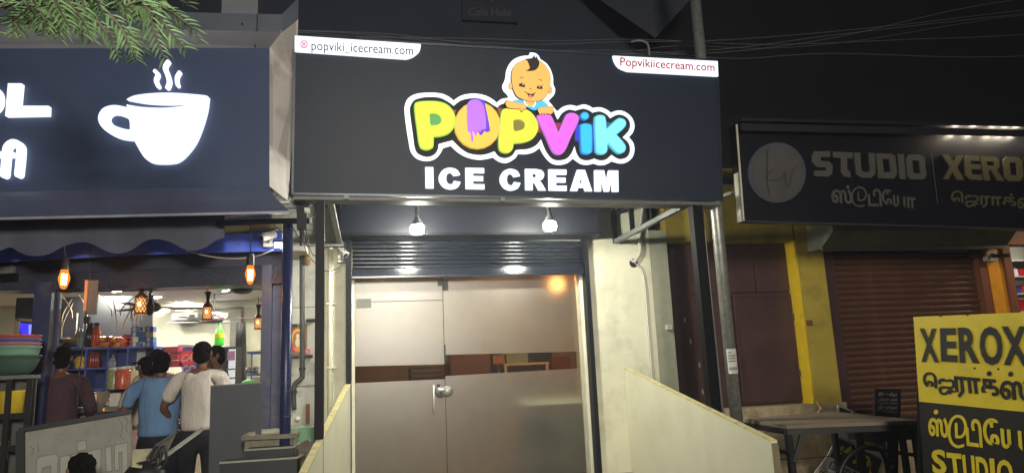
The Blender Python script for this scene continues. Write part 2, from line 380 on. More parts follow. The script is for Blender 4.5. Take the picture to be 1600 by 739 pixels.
bubble('letter_dot', [elp(810+573/5.684, 135+276/5.684, 7.1, 6.6)], (50, 190, 245), (30, 120, 200))
K_ = ZB([(658,302),(672,274),(710,265),(750,278),(762,320),(766,384,1),(850,306),(890,293),(930,313),(938,352),(912,392),(855,440,1),(915,505),(937,550),(922,593),(880,608),(842,590),(776,520,1),(770,588),(745,613),(705,615),(672,596),(665,540),(660,420)])
bubble('letter', [crv(K_)], (126, 226, 246), (90, 190, 210))
# popsicle over the O
pop = pxplate('popsicle_emblem', FI, [crv(ZA([(598,160),(630,134),(690,129),(735,152),(755,225),(775,325),(790,408,1),(762,420),(740,412),(720,440),(700,444),(690,420,1),(590,405,1),(586,240)]))], .057, .070, [glow('popsicle_dark', S(84, 40, 200), .9)]*2, sg)
pxplate('popsicle_face', FI, [crv(ZA([(584,200),(598,160),(640,137),(692,148),(728,190),(742,250),(750,330),(746,395),(715,402),(702,420),(682,414),(665,450),(650,440),(645,418),(632,428),(642,485),(632,503),(620,490),(614,428),(590,404),(588,300)]))], .071, .082, [glow('popsicle_violet', S(176, 100, 246), 1.0)]*2, sg)
# letter light spilling on the backing, painted as glowing coloured pieces
for c, l in (((150, 40, 20), ZA([(470,215,1),(500,215,1),(486,250,1)])), ((150, 60, 20), ZA([(860,200,1),(900,195,1),(885,260,1),(872,250,1)])), ((150, 30, 24), ZB([(118,290,1),(150,290,1),(200,420,1),(165,410,1)])),
             ((30, 60, 200), ZB([(500,380,1),(528,330,1),(532,500,1),(495,480,1)])), ((20, 50, 170), ZB([(642,330,1),(657,330,1),(660,590,1),(642,590,1)])), ((10, 110, 120), ZB([(770,320,1),(815,330,1),(775,370,1)])), ((10, 110, 120), ZB([(880,440,1),(900,470,1),(885,480,1)])), ((10, 110, 120), ZB([(776,530,1),(800,560,1),(776,580,1)])), ((150, 20, 90), ZB([(312,330,1),(375,330,1),(342,405,1)]))):
    MB().plate(FI, [uv(FI, l)], None, .0215).build('spill_glow', glow('spill_tint%d%d%d' % c, S(*c), .8), sg)
# baby face emblem
SK = glow('baby_skin', S(246, 176, 84), 1.0); DK = mat('emblem_line', S(28, 20, 24), .6)
baby = sg
head = crv(ZC([(165,300),(175,232),(215,176),(290,141),(360,128),(430,148),(482,190),(525,260),(534,330),(526,405),(500,470),(460,514),(400,532),(320,528),(230,495),(190,440),(172,370)]))
hc = (770+350/6.158, 75+335/6.158)
big = [(hc[0]+(x-hc[0])*1.022, hc[1]+(y-hc[1])*1.022) for x, y in head]
for cx, cy in ((160, 384), (534, 424)):
    mb = MB(); mb.cur = 1; mb.plate(FI, [uv(FI, ZC(elp(cx, cy, 23, 36)))], None, .061); mb.cur = 0; mb.plate(FI, [uv(FI, ZC(elp(cx, cy, 19, 32)))], None, .063); mb.build('emblem_ear', [SK, DK], sg)
sh = crv(ZC([(165,532,1),(225,515),(290,528),(345,560),(400,530),(470,528),(522,580,1),(440,592),(385,612),(300,572),(230,552)]))
pxplate('emblem_shirt', FI, [sh], .038, .064, [glow('shirt_blue', S(70, 190, 240), .95)]*2, sg)
pxplate('emblem_neck', FI, [crv(ZC([(288,528,1),(392,528,1),(384,565),(350,582),(312,572)]))], .060, .067, [SK, SK], sg)
pxplate('emblem_collar', FI, [stroke(ocrv(ZC([(286,528),(296,558),(318,574)]), 3), 1.4)], None, .069, WHITE, sg)
pxplate('emblem_collar', FI, [stroke(ocrv(ZC([(394,528),(388,565),(370,585)]), 3), 1.4)], None, .069, WHITE, sg)
pxplate('emblem_face_line', FI, [big], .040, .070, DK, sg)
pxplate('emblem_face', FI, [head], .070, .075, [SK, SK], sg)
pxplate('emblem_hair', FI, [crv(ZC([(288,132,1),(345,128),(368,112),(380,84,1),(384,110),(394,122),(404,98,1),(412,130),(428,165),(418,210),(385,240),(330,248),(300,244,1),(335,222),(328,185),(312,150)]))], .075, .080, DK, sg)
for l in ([(230,386),(250,366),(272,362),(290,380),(292,400),(262,398)], [(404,412),(408,392),(430,386),(452,394),(458,416),(430,418)]):
    pxplate('emblem_eye', FI, [crv(ZC(l))], None, .078, DK, sg)
for l in ([(266,374),(272,370),(278,376),(272,380)], [(424,398),(430,394),(436,400),(430,403)]):
    pxplate('emblem_eye_shine', FI, [crv(ZC(l))], None, .080, WHITE, sg)
for l, w in (([(242,316),(256,306),(276,314)], .9), ([(422,330),(436,328),(452,344)], .9), ([(332,420),(342,412),(354,422)], .8), ([(288,444),(312,458),(345,468),(372,464),(392,454)], 1.1),
             ([(236,372),(246,358)], .8), ([(452,392),(462,378)], .8)):
    pxplate('emblem_line', FI, [stroke(ocrv(ZC(l), 4), w)], None, .079, DK, sg)
pxplate('emblem_mouth', FI, [crv(ZC([(312,460,1),(345,470),(384,462,1),(368,490),(340,502),(322,486)]))], None, .0785, mat('mouth', S(60, 20, 24), .6), sg)
pxplate('emblem_tongue', FI, [crv(ZC([(324,482),(345,476),(360,484),(345,500)]))], None, .080, glow('tongue', S(240, 120, 140), .9), sg)
for l in ([(106,548),(128,530),(200,548),(262,558),(296,574),(298,600),(284,618),(272,604),(268,634),(256,626),(250,636),(246,612),(225,608),(160,604),(118,588)], [(412,618),(432,596),(500,588),(550,590),(558,618),(552,645),(528,660),(498,650),(480,662),(470,642),(458,664),(448,645),(436,664),(420,640)]):
    a = crv(ZC(l)); cx = sum(p[0] for p in a)/len(a); cy = sum(p[1] for p in a)/len(a)
    pxplate('emblem_arm_line', FI, [[(cx+(x-cx)*1.05, cy+(y-cy)*1.08) for x, y in a]], .04, .084, DK, sg)
    pxplate('emblem_arm', FI, [a], .084, .088, [SK, SK], sg)
# raised letters ICE CREAM
BLK = {'I': [[(0,0),(1,0),(1,1),(0,1)]], 'E': [[(0,0),(1,0),(1,.24),(.4,.24),(.4,.38),(.94,.38),(.94,.61),(.4,.61),(.4,.76),(1,.76),(1,1),(0,1)]],
 'C': [crv([(.97,.33,1),(.85,.10),(.52,0),(.2,.1),(.02,.35),(0,.5),(.02,.66),(.2,.9),(.52,1),(.85,.9),(.99,.64,1),(.68,.6,1),(.62,.72),(.52,.76),(.38,.7),(.33,.5),(.38,.3),(.52,.24),(.62,.29),(.67,.38,1)], 4)],
 'R': [[(0,0),(.55,0),(.8,.05),(.91,.16),(.93,.3),(.85,.47),(.7,.56),(.82,.68),(1,1),(.65,1),(.48,.68),(.35,.62),(.35,1),(0,1)], [(.35,.22),(.5,.22),(.57,.3),(.5,.39),(.35,.39)]],
 'A': [[(.33,0),(.68,0),(1,1),(.68,1),(.63,.84),(.36,.84),(.31,1),(0,1)], [(.42,.62),(.58,.62),(.5,.3)]],
 'M': [[(0,0),(.4,0),(.5,.55),(.6,0),(1,0),(1,1),(.74,1),(.74,.25),(.6,1),(.4,1),(.26,.25),(.26,1),(0,1)]]}
for i, (ch, x0, x1) in enumerate((('I', 664, 676.5), ('C', 685, 719), ('E', 726.5, 755.5), ('C', 780, 812), ('R', 819.5, 851), ('E', 856, 883.5), ('A', 889.5, 923), ('M', 927.5, 964))):
    yt = 262+.018*(x0-664)*1.0; yb = 295+.018*(x0-664)
    if ch == 'C': yt += .3; yb += 1.2
    q = ((x0, yt), (x1, yt+.018*(x1-x0)), (x0+.6, yb))
    (tx, ty), (ux, uy), (vx, vy) = q
    pxplate('letter', FI, [[(tx+(ux-tx)*a+(vx-tx)*b, ty+(uy-ty)*a+(vy-ty)*b) for a, b in lp] for lp in BLK[ch]], .002, .035, WHITE, sg)
for px, py in ((785, 311.5), (541, 308)): MB().box(*[c for p in [PY(px, py, 5.98)] for c in (p.x-.02, p.x+.02, p.y-.02, p.y+.02, p.z-.02, p.z+.01)]).build('clip', M_['greysteel'], sg)

# ================================================================== CAFE SIGN (left)
FC = FL(6.08)
cs = thing('cafe_sign', FC.p(210, 300), 'blue-grey cafe sign with a big lit white coffee cup in a silver frame', 'shop sign')
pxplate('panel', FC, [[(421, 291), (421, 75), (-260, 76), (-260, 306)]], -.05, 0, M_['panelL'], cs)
A0, B0 = FC.p(421, 75), FC.p(421, 291); N_ = FC.N
A2 = PY(463, 128, 6.35); B2 = PY(450, 314, 6.35); T1 = PY(440, 50, 5.92); T2 = PY(466, 30, 6.0)
def quad(name, pts, m, parent, **k):
    n = (Vector(pts[1])-Vector(pts[0])).cross(Vector(pts[2])-Vector(pts[0])).normalized()
    vs = [Vector(p) for p in pts]; back = [p+n*.012*(-1 if n.dot(CAM-vs[0]) > 0 else 1) for p in vs]; k_ = len(vs)
    mb = MB(); mb.add(vs+back, [tuple(range(k_)), tuple(range(2*k_-1, k_-1, -1))]+[(i, i+k_, (i+1) % k_+k_, (i+1) % k_) for i in range(k_)])
    return mb.build(name, m, parent, **k)
quad('side_return', [A0, A2, B2, B0], M_['silver'], cs)
quad('corner_piece', [A0, T1, T2, A2], M_['silver'], cs)
TLa, TLb = FC.p(-260, 77), FC.p(-260, 50, .16)
quad('top_soffit', [A0, TLa, TLb, T1], mat('soffit_silver', S(150, 148, 156), .4, .2, .08, 4, .05), cs)
UP = T1+Vector((0, 0, .16)); UPL = TLb+Vector((0, 0, .16))
quad('top_fascia', [T1, TLb, UPL, UP], mat('fascia_grey', S(84, 92, 104), .55, 0, .1, 4, .05), cs)
quad('top_fascia', [T1, UP, T2+Vector((0, 0, .2)), T2], mat('fascia_grey', S(84, 92, 104), .55, 0, .1, 4, .05), cs)
# seam strips
for (a, b) in (((386, 50), (400, 74)),):
    p = FC.p(a[0], a[1], .16); q = FC.p(b[0], b[1], .005); MB().bar(p+Vector((0, -.003, -.003)), q+Vector((0, -.003, -.003)), .01, .01).build('seam', M_['cable'], cs)
MB().bar(UP+Vector((-.2, -.004, -.01)), T1+Vector((-.2, -.004, 0)), .01, .01).build('seam', M_['cable'], cs)
# lower lip and underside
D0 = FC.p(-260, 320, .06); D1 = FC.p(432, 312, .06)
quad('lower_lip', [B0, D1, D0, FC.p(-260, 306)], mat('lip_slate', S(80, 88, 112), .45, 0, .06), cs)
D2 = FC.p(-260, 346, .0); D3 = FC.p(452, 330, .0)
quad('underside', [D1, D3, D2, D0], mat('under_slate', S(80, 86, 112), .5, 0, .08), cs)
MB().bar(D2+Vector((0, -.01, -.012)), D3+Vector((0, -.01, -.012)), .02, .02).build('bottom_bead', mat('bead', S(170, 174, 190), .4, .3), cs)
def ZD(p): return Z(p, 140, 85, 3.89)
cup = crv(ZD([(240,318,1),(330,333),(450,338),(560,330),(660,310),(733,290,1),(725,350),(700,440),(660,540),(612,608),(562,655),(510,672),(410,672),(360,650),(325,605),(285,533,1),(200,522),(120,482),(76,432),(72,380),(105,337),(170,322),(243,335,1)]))
hole = crv(ZD([(255,410),(205,382),(158,378),(135,405),(160,440),(215,462),(260,471,1)]))
CG = glow('lit_cup_white', S(228, 238, 255), 1.15)
pxplate('cup_emblem', FC, [cup, hole], .005, .05, [CG, CG], cs)
pxplate('cup_rim', FC, [crv(ZD([(240,288,1),(290,264),(400,250),(520,248),(640,256),(715,264),(735,275),(728,294,1),(640,305),(540,314),(440,314),(340,306)]))], .005, .05, [CG, CG], cs)
for pts, w in (([(486,58),(468,92),(484,138),(493,180),(483,212)], 6.6), ([(408,114),(424,135),(413,170),(428,206)], 6), ([(555,122),(540,150),(540,180),(546,200)], 5.6)):
    pxplate('steam_stroke', FC, [stroke(ocrv(ZD(pts), 4), w)], .005, .04, [WHITE, WHITE], cs)
def ZE(p): return Z(p, 0, 120, 4.35)
pxplate('letter', FC, [ZE([(78,62),(170,62),(156,213),(352,213),(350,276),(60,282)])], .004, .05, [WHITE, WHITE], cs)
pxplate('letter', FC, [stroke(ocrv(ZE([(-150,110),(-60,92),(0,120),(14,175),(-5,225),(-60,250),(-150,240)]), 4), 11)], .004, .05, [WHITE, WHITE], cs)
pxplate('letter', FC, [stroke(ocrv(ZE([(50,675),(60,560),(70,490),(110,462),(150,480),(160,520),(146,672)]), 4), 11.5)], .004, .05, [WHITE, WHITE], cs)
pxplate('letter', FC, [stroke(ZE([(-140,540),(100,538)]), 9)], .004, .047, [WHITE, WHITE], cs)

# ================================================================== STUDIO SIGN (right)
FS = Fr(PY(1161, 345, 6.28), (1, 0, 0), PY(1150, 195, 6.25)-PY(1161, 345, 6.28))
ss = thing('studio_sign', FS.p(1400, 350), 'unlit navy studio and photocopy sign with grey letters, lit only along its upper right edge', 'shop sign')
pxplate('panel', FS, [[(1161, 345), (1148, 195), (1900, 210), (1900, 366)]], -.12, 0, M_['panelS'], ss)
pxplate('edge_strip', FS, [[(1160, 345.5), (1149, 195), (1151.5, 195), (1162.5, 345.5)]], -.1, .012, mat('pale_edge', S(190, 188, 170), .5), ss)
pxplate('bottom_trim', FS, [[(1161, 346.5), (1161, 344.5), (1900, 365), (1900, 367)]], -.1, .01, mat('bottom_trim', S(60, 62, 70), .5, .4), ss)
GL = mat('dim_letter_grey', S(74, 72, 67), .6, 0, .08, 10, .02)
YL = mat('dim_letter_olive', S(76, 70, 42), .6, 0, .08, 10, .02)
pxplate('round_plate', FS, [elp(1211.5, 271, 45, 47, 40)], .002, .03, mat('disc_outer', S(66, 68, 80), .5), ss)
pxplate('round_plate_face', FS, [elp(1213, 272.5, 40, 43, 40)], .03, .034, mat('disc_inner', S(70, 67, 66), .6), ss)
def ZF(p): return Z(p, 1150, 200, 4.925)
for pts, w in (([(228,178),(224,260),(226,340),(220,400),(232,470),(246,525)], 3.0), ([(280,325),(250,345),(222,395),(260,412),(330,395),(366,345),(362,400),(382,465),(405,400),(420,340),(446,305)], 2.0)):
    pxplate('monogram_stroke', FS, [stroke(ocrv(ZF(pts), 4), w)], None, .037, mat('monogram_ink', S(46, 44, 50), .6), ss)
def ZG(p): return Z(p, 1250, 200, 4.571)
for k, loops in enumerate((
 [[(95,170),(207,170),(205,212),(140,212),(140,240),(200,242),(226,275),(222,330),(195,352),(95,348),(95,308),(178,308),(178,285),(115,283),(80,250),(78,200)]],
 [[(226,172),(368,180),(366,222),(328,222),(330,300),(352,318),(356,357),(310,352),(286,320),(284,220),(228,215)]],
 [[(375,180),(420,182),(430,300),(445,318),(485,318),(492,300),(480,182),(526,184),(530,330),(500,360),(430,360),(395,335)]],
 [[(535,185),(640,187),(672,205),(684,335),(660,366),(552,362)], [(580,225),(628,228),(640,318),(590,318)]],
 [[(688,190),(732,190),(746,370),(704,366)]],
 [[(770,192),(850,195),(880,215),(893,345),(870,372),(785,370),(758,345),(748,215)], [(792,235),(842,238),(850,328),(800,326)]])):
    pxplate('letter', FS, [crv([tuple(p)+((1,) if True else ()) for p in ZG(l)], 2) for l in loops], .002, .02, GL, ss)
for k, loops in enumerate((
 [[(1002,192),(1050,195),(1090,248),(1115,200),(1160,202),(1112,285),(1165,375),(1112,375),(1080,318),(1050,372),(1015,370),(1060,280)]],
 [[(1180,200),(1270,204),(1272,240),(1208,238),(1212,262),(1278,265),(1280,300),(1214,298),(1218,332),(1290,340),(1290,378),(1205,372),(1172,340),(1165,230)]],
 [[(1282,205),(1385,208),(1412,230),(1415,280),(1395,302),(1450,382),(1400,380),(1358,308),(1335,308),(1350,380),(1308,378)], [(1322,242),(1372,244),(1376,272),(1326,272)]],
 [[(1465,208),(1545,212),(1575,235),(1585,350),(1560,385),(1480,382),(1455,360),(1442,235)], [(1484,250),(1535,252),(1545,342),(1495,340)]],
 [[(1590,215),(1640,217),(1680,270),(1720,220),(1770,222),(1705,305),(1760,392),(1705,390),(1672,335),(1640,388),(1590,385),(1640,300)]])):
    pxplate('letter', FS, [crv([tuple(p)+(1,) for p in ZG(l)], 2) for l in loops], .002, .02, YL, ss)
def tamil(fr, parent, parts, d, m, off=.01, bold=0):
    for body, q in parts:
        mb = MB()
        for i, (dx, dy) in enumerate(((0, 0), (bold, 0), (-bold, 0), (0, bold*.8), (0, -bold*.8)) if bold else ((0, 0),)): text_mb(fr, body, tuple((x+dx, y+dy) for x, y in q), d+.0006*i, off, 0, mb)
        mb.build('lettering', m, parent)
def spiral_tu(fr, x0, y0, w, h, sw, d, m, parent):     # the looped letter of the word
    P = lambda a, b: (x0+a*w, y0+b*h)
    pts = ocrv([P(.42,.72), P(.66,.74), P(.88,.60), P(.94,.30), P(.74,.03), P(.38,-.02), P(.08,.18), P(-.02,.58), P(.12,.94), P(.46,1.10), P(.80,1.06)], 4)
    pxplate('lettering', fr, [stroke(pts, sw)], None, d, m, parent); pxplate('lettering', fr, [stroke([P(.40,.26), P(.41,.5), P(.42,.74)], sw)], None, d+.001, m, parent)
tamil(FS, ss, [('ஸ்', ((1298, 288), (1330, 290), (1299, 317))), ('டி', ((1355, 295), (1376, 296), (1356, 322))), ('\u0bc7ய\u0bbe', ((1377, 295), (1429, 302), (1378, 320)))], .006, GL, .018, .4)
spiral_tu(FS, 1331, 294, 23, 26, 2.6, .006, GL, ss)
tamil(FS, ss, [('\u0bc6ஜ', ((1485, 298), (1528, 300), (1486, 323))), ('ர\u0bbeக\u0bcd', ((1530, 300), (1586, 303), (1531, 325))), ('ஸ\u0bcd', ((1588, 302), (1620, 304), (1589, 326)))], .006, YL, .018, .4)
pxplate('divider_line', FS, [stroke(ZG([(936,165),(958,350),(982,540)]), .7)], None, .004, mat('thin_line', S(96, 90, 84), .6), ss)
pxplate('scratch', FS, [stroke(ZG([(1212,185),(1228,260)]), .5)], None, .024, M_['cable'], ss)
mb = MB(); mb.bar(FS.p(1150, 203.5, .10), FS.p(1900, 219.5, .10), .012, .075); mb.build('hood_lip', M_['black'], ss); hb = FS.p(1150, 192, .0); he = FS.p(1900, 208, .0)
MB().bar(hb+Vector((0, .0, .0)), he+Vector((0, .0, .0)), .20, .03).build('light_hood', M_['black'], ss)
for px in (1491, 1518, 1548, 1566, 1584, 1640):
    p = FS.p(px, 211.0+.02*(px-1491), .05)
    mb = MB(); mb.lathe(p, [(.012, .0), (.018, .012), (.006, .02)], 8); mb.build('small_lamp', glow('hood_led', (1, .84, .6), 420), ss)

# ================================================================== STREET LAMP behind the viewer: unseen, added as front fill light
sl = thing('fill_street_lamp', (.6, -5.0, 0), 'unseen grey street lamp across the lane, added as fill light for the shop fronts', 'street lamp')
MB().tube([(.6, -5.0, 0), (.6, -5.0, 3.2), (.6, -4.8, 3.5), (.6, -4.3, 3.6)], [.08, .05, .045, .04], 12).build('pole', M_['galv'], sl)
MB().box(0.0, 1.2, -4.8, -3.6, 3.55, 3.65).build('lamp_head', M_['greysteel'], sl)
L_ = bpy.data.lights.new('fill_light', 'AREA'); L_.shape = 'RECTANGLE'; L_.size = 1.1; L_.size_y = 1.1; L_.energy = 640; L_.color = (1.0, .92, .78); L_.spread = radians(150)
lo = bpy.data.objects.new('fill_light', L_); COL.objects.link(lo); lo.parent = sl
lo.location = Vector((.6, -4.2, 3.52))-WL[sl.name]
lo.rotation_euler = (Vector((.8, 7, 2.0))-Vector((.6, -4.2, 3.52))).to_track_quat('-Z', 'Y').to_euler()

# ================================================================== ICE CREAM SHOP FRONT
GX0, GX1, FZ = -.075, 2.50, .3
# walls
MB().box(-.95, -.46, 7.9, 8.12, .0, 3.9).build('wall', M_['tile'], kind='structure')
MB().box(-.452, -.17, 8.0, 8.2, .3, 3.9).build('wall', M_['cream'], kind='structure')
MB().box(2.575, 3.43, 8.0, 8.2, .0, 3.9).build('wall', M_['cream'], kind='structure')
MB().box(3.432, 3.66, 8.004, 8.2, .0, 3.1).build('wall', M_['plaster'], kind='structure')
MB().box(-.17, 2.575, 8.02, 8.2, 2.62, 3.9).build('wall', M_['cream'], kind='structure')
# door reveals
MB().box(-.11, -.078, 8.0, 8.3, .3, 2.62).build('door_jamb', M_['cream'], kind='structure')
MB().box(2.515, 2.55, 8.0, 8.3, .3, 2.62).build('door_jamb', M_['cream'], kind='structure')
# shutter
sh_ = thing('rolling_shutter', (1.2, 7.9, 2.6), 'glossy slate rolling shutter raised above the glass door, under its dark roller box', 'shutter')
hz0 = PY(700, 366, 7.75).z; 
mb = MB(); mb.box(-.22, 2.68, 7.66, 7.99, hz0, hz0+.42); mb.build('roller_box', mat('roller_box', S(25, 29, 38), .4, .0, .08, 4, .05), sh_)
MB().box(-.235, 2.695, 7.64, 7.99, hz0-.03, hz0-.002).build('roller_box_lip', M_['steel'], sh_)
zt, zb = hz0-.032, PY(700, 418, 7.9).z; n = 7; hs = (zt-zb)/n; first = None
for i in range(n):
    if first is None:
        mb = MB(); prof = [(0, 0), (-.016, .15), (-.024, .45), (-.016, .8), (-.002, 1)]
        a = [Vector((GX0-.02, 7.93+y, zt-hs*(1-t)*.98-.0)) for y, t in prof]; b = [Vector((GX1+.03, 7.93+y, zt-hs*(1-t)*.98-.018)) for y, t in prof]
        k = len(a); mb.add(a+b+[p+Vector((0, .02, 0)) for p in (a[0], a[-1], b[0], b[-1])], [(j, j+1, k+j+1, k+j) for j in range(k-1)])
        first = mb.build('slat', M_['shutter'], sh_, smooth=True)
    else: rot_copy(first, loc=(0, 0, -hs*i))
zb2 = PY(700, 429.5, 7.9).z
mb = MB(); ya, yb, xa, xb_, z_a, z_b = 7.884, 7.889, GX0-.03, GX1+.04, zb2-.005, zb-.004
mb.add([(xa, ya, z_a), (xb_, ya, z_a), (xb_, 7.92, z_a), (xa, 7.92, z_a), (xa, yb, z_b), (xb_, yb, z_b), (xb_, 7.92, z_b), (xa, 7.92, z_b)], [(0,3,2,1),(4,5,6,7),(0,1,5,4),(1,2,6,5),(2,3,7,6),(3,0,4,7)])
mb.build('bottom_bar', mat('shutter_bottom', S(26, 31, 41), .13, .0, .06, 14, .12), sh_)
MB().box(GX0-.03, GX1+.04, 7.875, 7.925, zb2-.02, zb2-.006).build('bottom_seal', M_['shutter'], sh_)
for x0, x1 in ((-.168, -.112), (2.552, 2.60)):
    MB().box(x0, x1, 7.86, 7.995, .3, hz0-.032).build('guide_rail', M_['steel'], sh_)
# posts
for px, nm, lab in ((500, 'left', 'dark square steel post at the left end of the ice cream sign'), (1090, 'right', 'dark square steel post under the ice cream sign, beside the galvanised pipe')):
    b = PY(px, 320, 6.0) if nm == 'left' else PY(1092, 330, 6.0)
    w = .036 if nm == 'left' else .05
    mb = MB(); mb.box(b.x-w, b.x+w, 6.02, 6.02+2*w, .04, 3.0-.02)
    t = thing('steel_post', (b.x, 6.05, 0), lab, 'post', 'square posts under the ice cream sign')
    mb.build('shaft', mat('post_navy', S(9, 11, 17), .5, 0, .12, 8, .03, spec=.15), t); MB().box(b.x-w-.03, b.x+w+.03, 6.0, 6.06+2*w, .0, .04).build('foot_plate', M_['steel'], t)
    if nm == 'left': PXL = b.x
    else: PXR = b.x
# brackets
def bracket(xw, xs, lab, side):
    t = thing('sign_bracket', (xw, 7.9, 2.9), lab, 'bracket', 'steel brackets holding the ice cream sign')
    a = Vector((xw, 7.96, 2.955)); b = Vector((xs, 6.13, 3.0)); top = Vector((xw, 7.96, 3.30)); g = M_['greysteel']
    MB().bar(a, b, .05, .05).build('strut', g, t)
    MB().bar(a+Vector((0, 0, -.02)), top, .05, .05).build('wall_leg', M_['steel'], t)
    MB().bar(top, b+Vector((0, .0, .28)), .045, .045).build('top_bar', M_['steel'], t)
    for k in (.27, .55):
        p = a.lerp(b, k); q = top.lerp(b+Vector((0, 0, .28)), k); MB().bar(p+Vector((0, 0, .02)), q, .045, .045).build('web_bar', M_['steel'], t)
bracket(-.235, -.262, 'grey triangular bracket above the white wall camera, at the left end of the sign', 0)
bracket(2.985, PXR, 'grey triangular bracket from the cream wall to the right end of the sign', 1)
# underside of the projecting sign box, between sign and wall
MB().box(-.5, 3.3, 6.2, 7.95, 3.36, 3.40).build('canopy_sheet', mat('canopy_sheet', S(32, 37, 47), .6, .1, .1, 3, .05), label='dark sheet canopy behind the ice cream sign, above the bulbs', cat='canopy')
# parapets
def parapet(a0, a1, th, name_lab, zend, inner):
    """a0,a1: (x,y,z top) wall end and street end; sloping top; thickness outward"""
    a0 = Vector(a0); a1 = Vector(a1); d = (a1-a0); d.z = 0; d.normalize(); n = Vector((-d.y, d.x, 0))*(th*inner)
    t = thing('ramp_parapet', (a1.x, a1.y, 0), name_lab, 'parapet', 'sloping cream side boards of the entrance')
    mb = MB(); vs = []
    for p in (a0, a1):
        for off in (Vector(), n): vs += [Vector((p.x, p.y, 0))+off, p+off]
    mb.add(vs, [(0,1,5,4),(2,6,7,3),(1,3,7,5),(0,4,6,2),(0,2,3,1),(4,5,7,6)]); mb.build('board', M_['creamboard'], t)
    e = Vector((0, 0, .004)); mb = MB(); mb.bar(a0+n/2+e, a1+n/2+e, th*1.04, .014); mb.build('top_edge', mat('board_top', S(212, 204, 150), .6, 0, .12, 12, .2, dirt=S(150, 136, 90), dscale=7, damt=.6), t)
    return t
RP = (3.0, 5.02, .885)
parapet((2.99, 7.98, 1.455), RP, .05, 'cream parapet board sloping down along the right side of the entrance', .88, 1)
MB().bar((3.025, 5.012, .0), (3.025, 5.012, .875), .052, .012, (0, 1, 0)).build('end_cap', mat('raw_edge', S(120, 110, 86), .8), [o for o in COL.objects if o.name.startswith('ramp_parapet')][0])
lp1 = PZ(480, 739, .86); lp0 = PY(549.6, 597, 7.98)
parapet(tuple(lp0), (lp1.x, lp1.y, .86), .055, 'cream parapet board sloping down along the left side of the entrance', .86, -1)
# wall pipe and cable
t = thing('wall_pipe', PY(517, 640, 7.97), 'cream painted pipe clipped to the narrow wall left of the door', 'pipe')
x = PY(516, 500, 7.96).x; MB().tube([(x, 7.96, .4), (x, 7.96, 3.0)], .028, 10).build('pipe_run', M_['cream'], t, smooth=True)
for py in (474, 574, 665): 
    p = PY(516, py, 7.93); MB().box(p.x-.04, p.x+.06, 7.925, 7.99, p.z-.008, p.z+.008).build('clip', M_['creamboard'], t)
pts = [PY(*q, 7.96) for q in ((1004, 318), (1002, 345), (999, 372), (1000, 395), (990, 410))]
MB().tube([Vector(p) for p in ocrv([tuple(p) for p in pts], 4)], .022, 8).build('conduit_pipe', M_['pvc'], smooth=True, label='white conduit curving into the round hole of the right cream wall', cat='pipe')
pts = [PY(*q, 7.975) for q in ((986, 406), (996, 414), (1003, 422), (1008, 450), (1012, 500), (1016, 550), (1020, 600))]
MB().tube([Vector(p) for p in ocrv([tuple(p) for p in pts], 4)], .011, 6).build('hanging_cable', M_['pvc'], smooth=True, label='white cable hanging down the right cream wall from the hole', cat='cable')
p = PY(990, 411, 7.999); MB().lathe(p, [(.055, -.0), (.05, .004), (.02, .005)], 14, (0, -1, 0)).build('wall_hole', M_['black'], label='dark round hole in the right cream wall around the conduit', cat='hole')
p = PY(1045, 511, 7.98); MB().box(p.x-.03, p.x+.03, 7.95, 8.004, p.z-.03, p.z+.03).build('broken_switch', M_['pvc'], label='small broken white switch at the edge of the grey plaster', cat='switch')
for px, py in ((922, 446), (932, 676), (979, 598)):
    p = PY(px, py, 7.995); MB().box(p.x-.03, p.x+.03, 7.985, 8.0, p.z-.006, p.z+.006).build('wall_peg', M_['creamboard'], label='tiny cream peg right of the door, %s' % {922: 'highest', 932: 'lowest', 979: 'beside the parapet top'}[px], cat='peg', group='wall pegs right of the door')
# bulbs
def led_bulb(px, py, Y, lab, es):
    c = PY(px, py, Y); t = thing('led_bulb', c, lab, 'bulb', 'LED bulbs under the ice cream sign')
    MB().lathe(c, [(.058, -.058), (.066, -.045), (.068, -.01), (.066, .012), (.058, .02)], 20).build('diffuser', glow('bulb_glow', (1, .97, .83), es), t, smooth=True)
    MB().lathe(c, [(.060, .021), (.058, .04), (.040, .075), (.022, .10), (.018, .105), (.018, .16), (.012, .165)], 20).build('collar', M_['pvc'], t, smooth=True)
    MB().lathe(c, [(.026, .15), (.026, .22), (.008, .235)], 12).build('socket', M_['greysteel'], t)
    MB().tube([c+Vector((0, 0, .23)), c+Vector((.02, 0, .3)), c+Vector((.0, 0, 3.362-c.z))], .006, 6).build('cord', M_['cable'], t)
led_bulb(652, 356, 7.1, 'lit LED bulb hanging under ICE, the left one of two', 720)
led_bulb(859, 351, 7.0, 'lit LED bulb hanging under CREAM, the right one of two', 720)
# cctv at left
def cctv(c, d, lab, sc=1, led=False):
    c = Vector(c); d = Vector(d).normalized(); t = thing('security_camera', c, lab, 'security camera')
    MB().lathe(c, [(.028*sc, -.07*sc), (.032*sc, -.06*sc), (.032*sc, .06*sc), (.03*sc, .07*sc)], 14, d).build('body', M_['pvc'], t, smooth=True)
    MB().lathe(c+d*.071*sc, [(.027*sc, 0), (.02*sc, .004*sc), (.012*sc, .0)], 14, d).build('lens', M_['black'], t)
    MB().bar(c-d*.08*sc+Vector((0, 0, .035*sc)), c+d*.09*sc+Vector((0, 0, .035*sc)), .075*sc, .006).build('sun_shield', M_['pvc'], t)
    MB().tube([c-d*.03*sc, c+Vector((-.01, .05, -.05))*sc, c+Vector((-.02, .12, -.03))*sc], .012*sc, 8).build('arm', M_['greysteel'], t)
    MB().box(c.x-.06*sc, c.x+.02*sc, c.y+.1*sc, c.y+.13*sc, c.z-.08*sc, c.z+.03*sc).build('base', M_['pvc'], t)
    return t
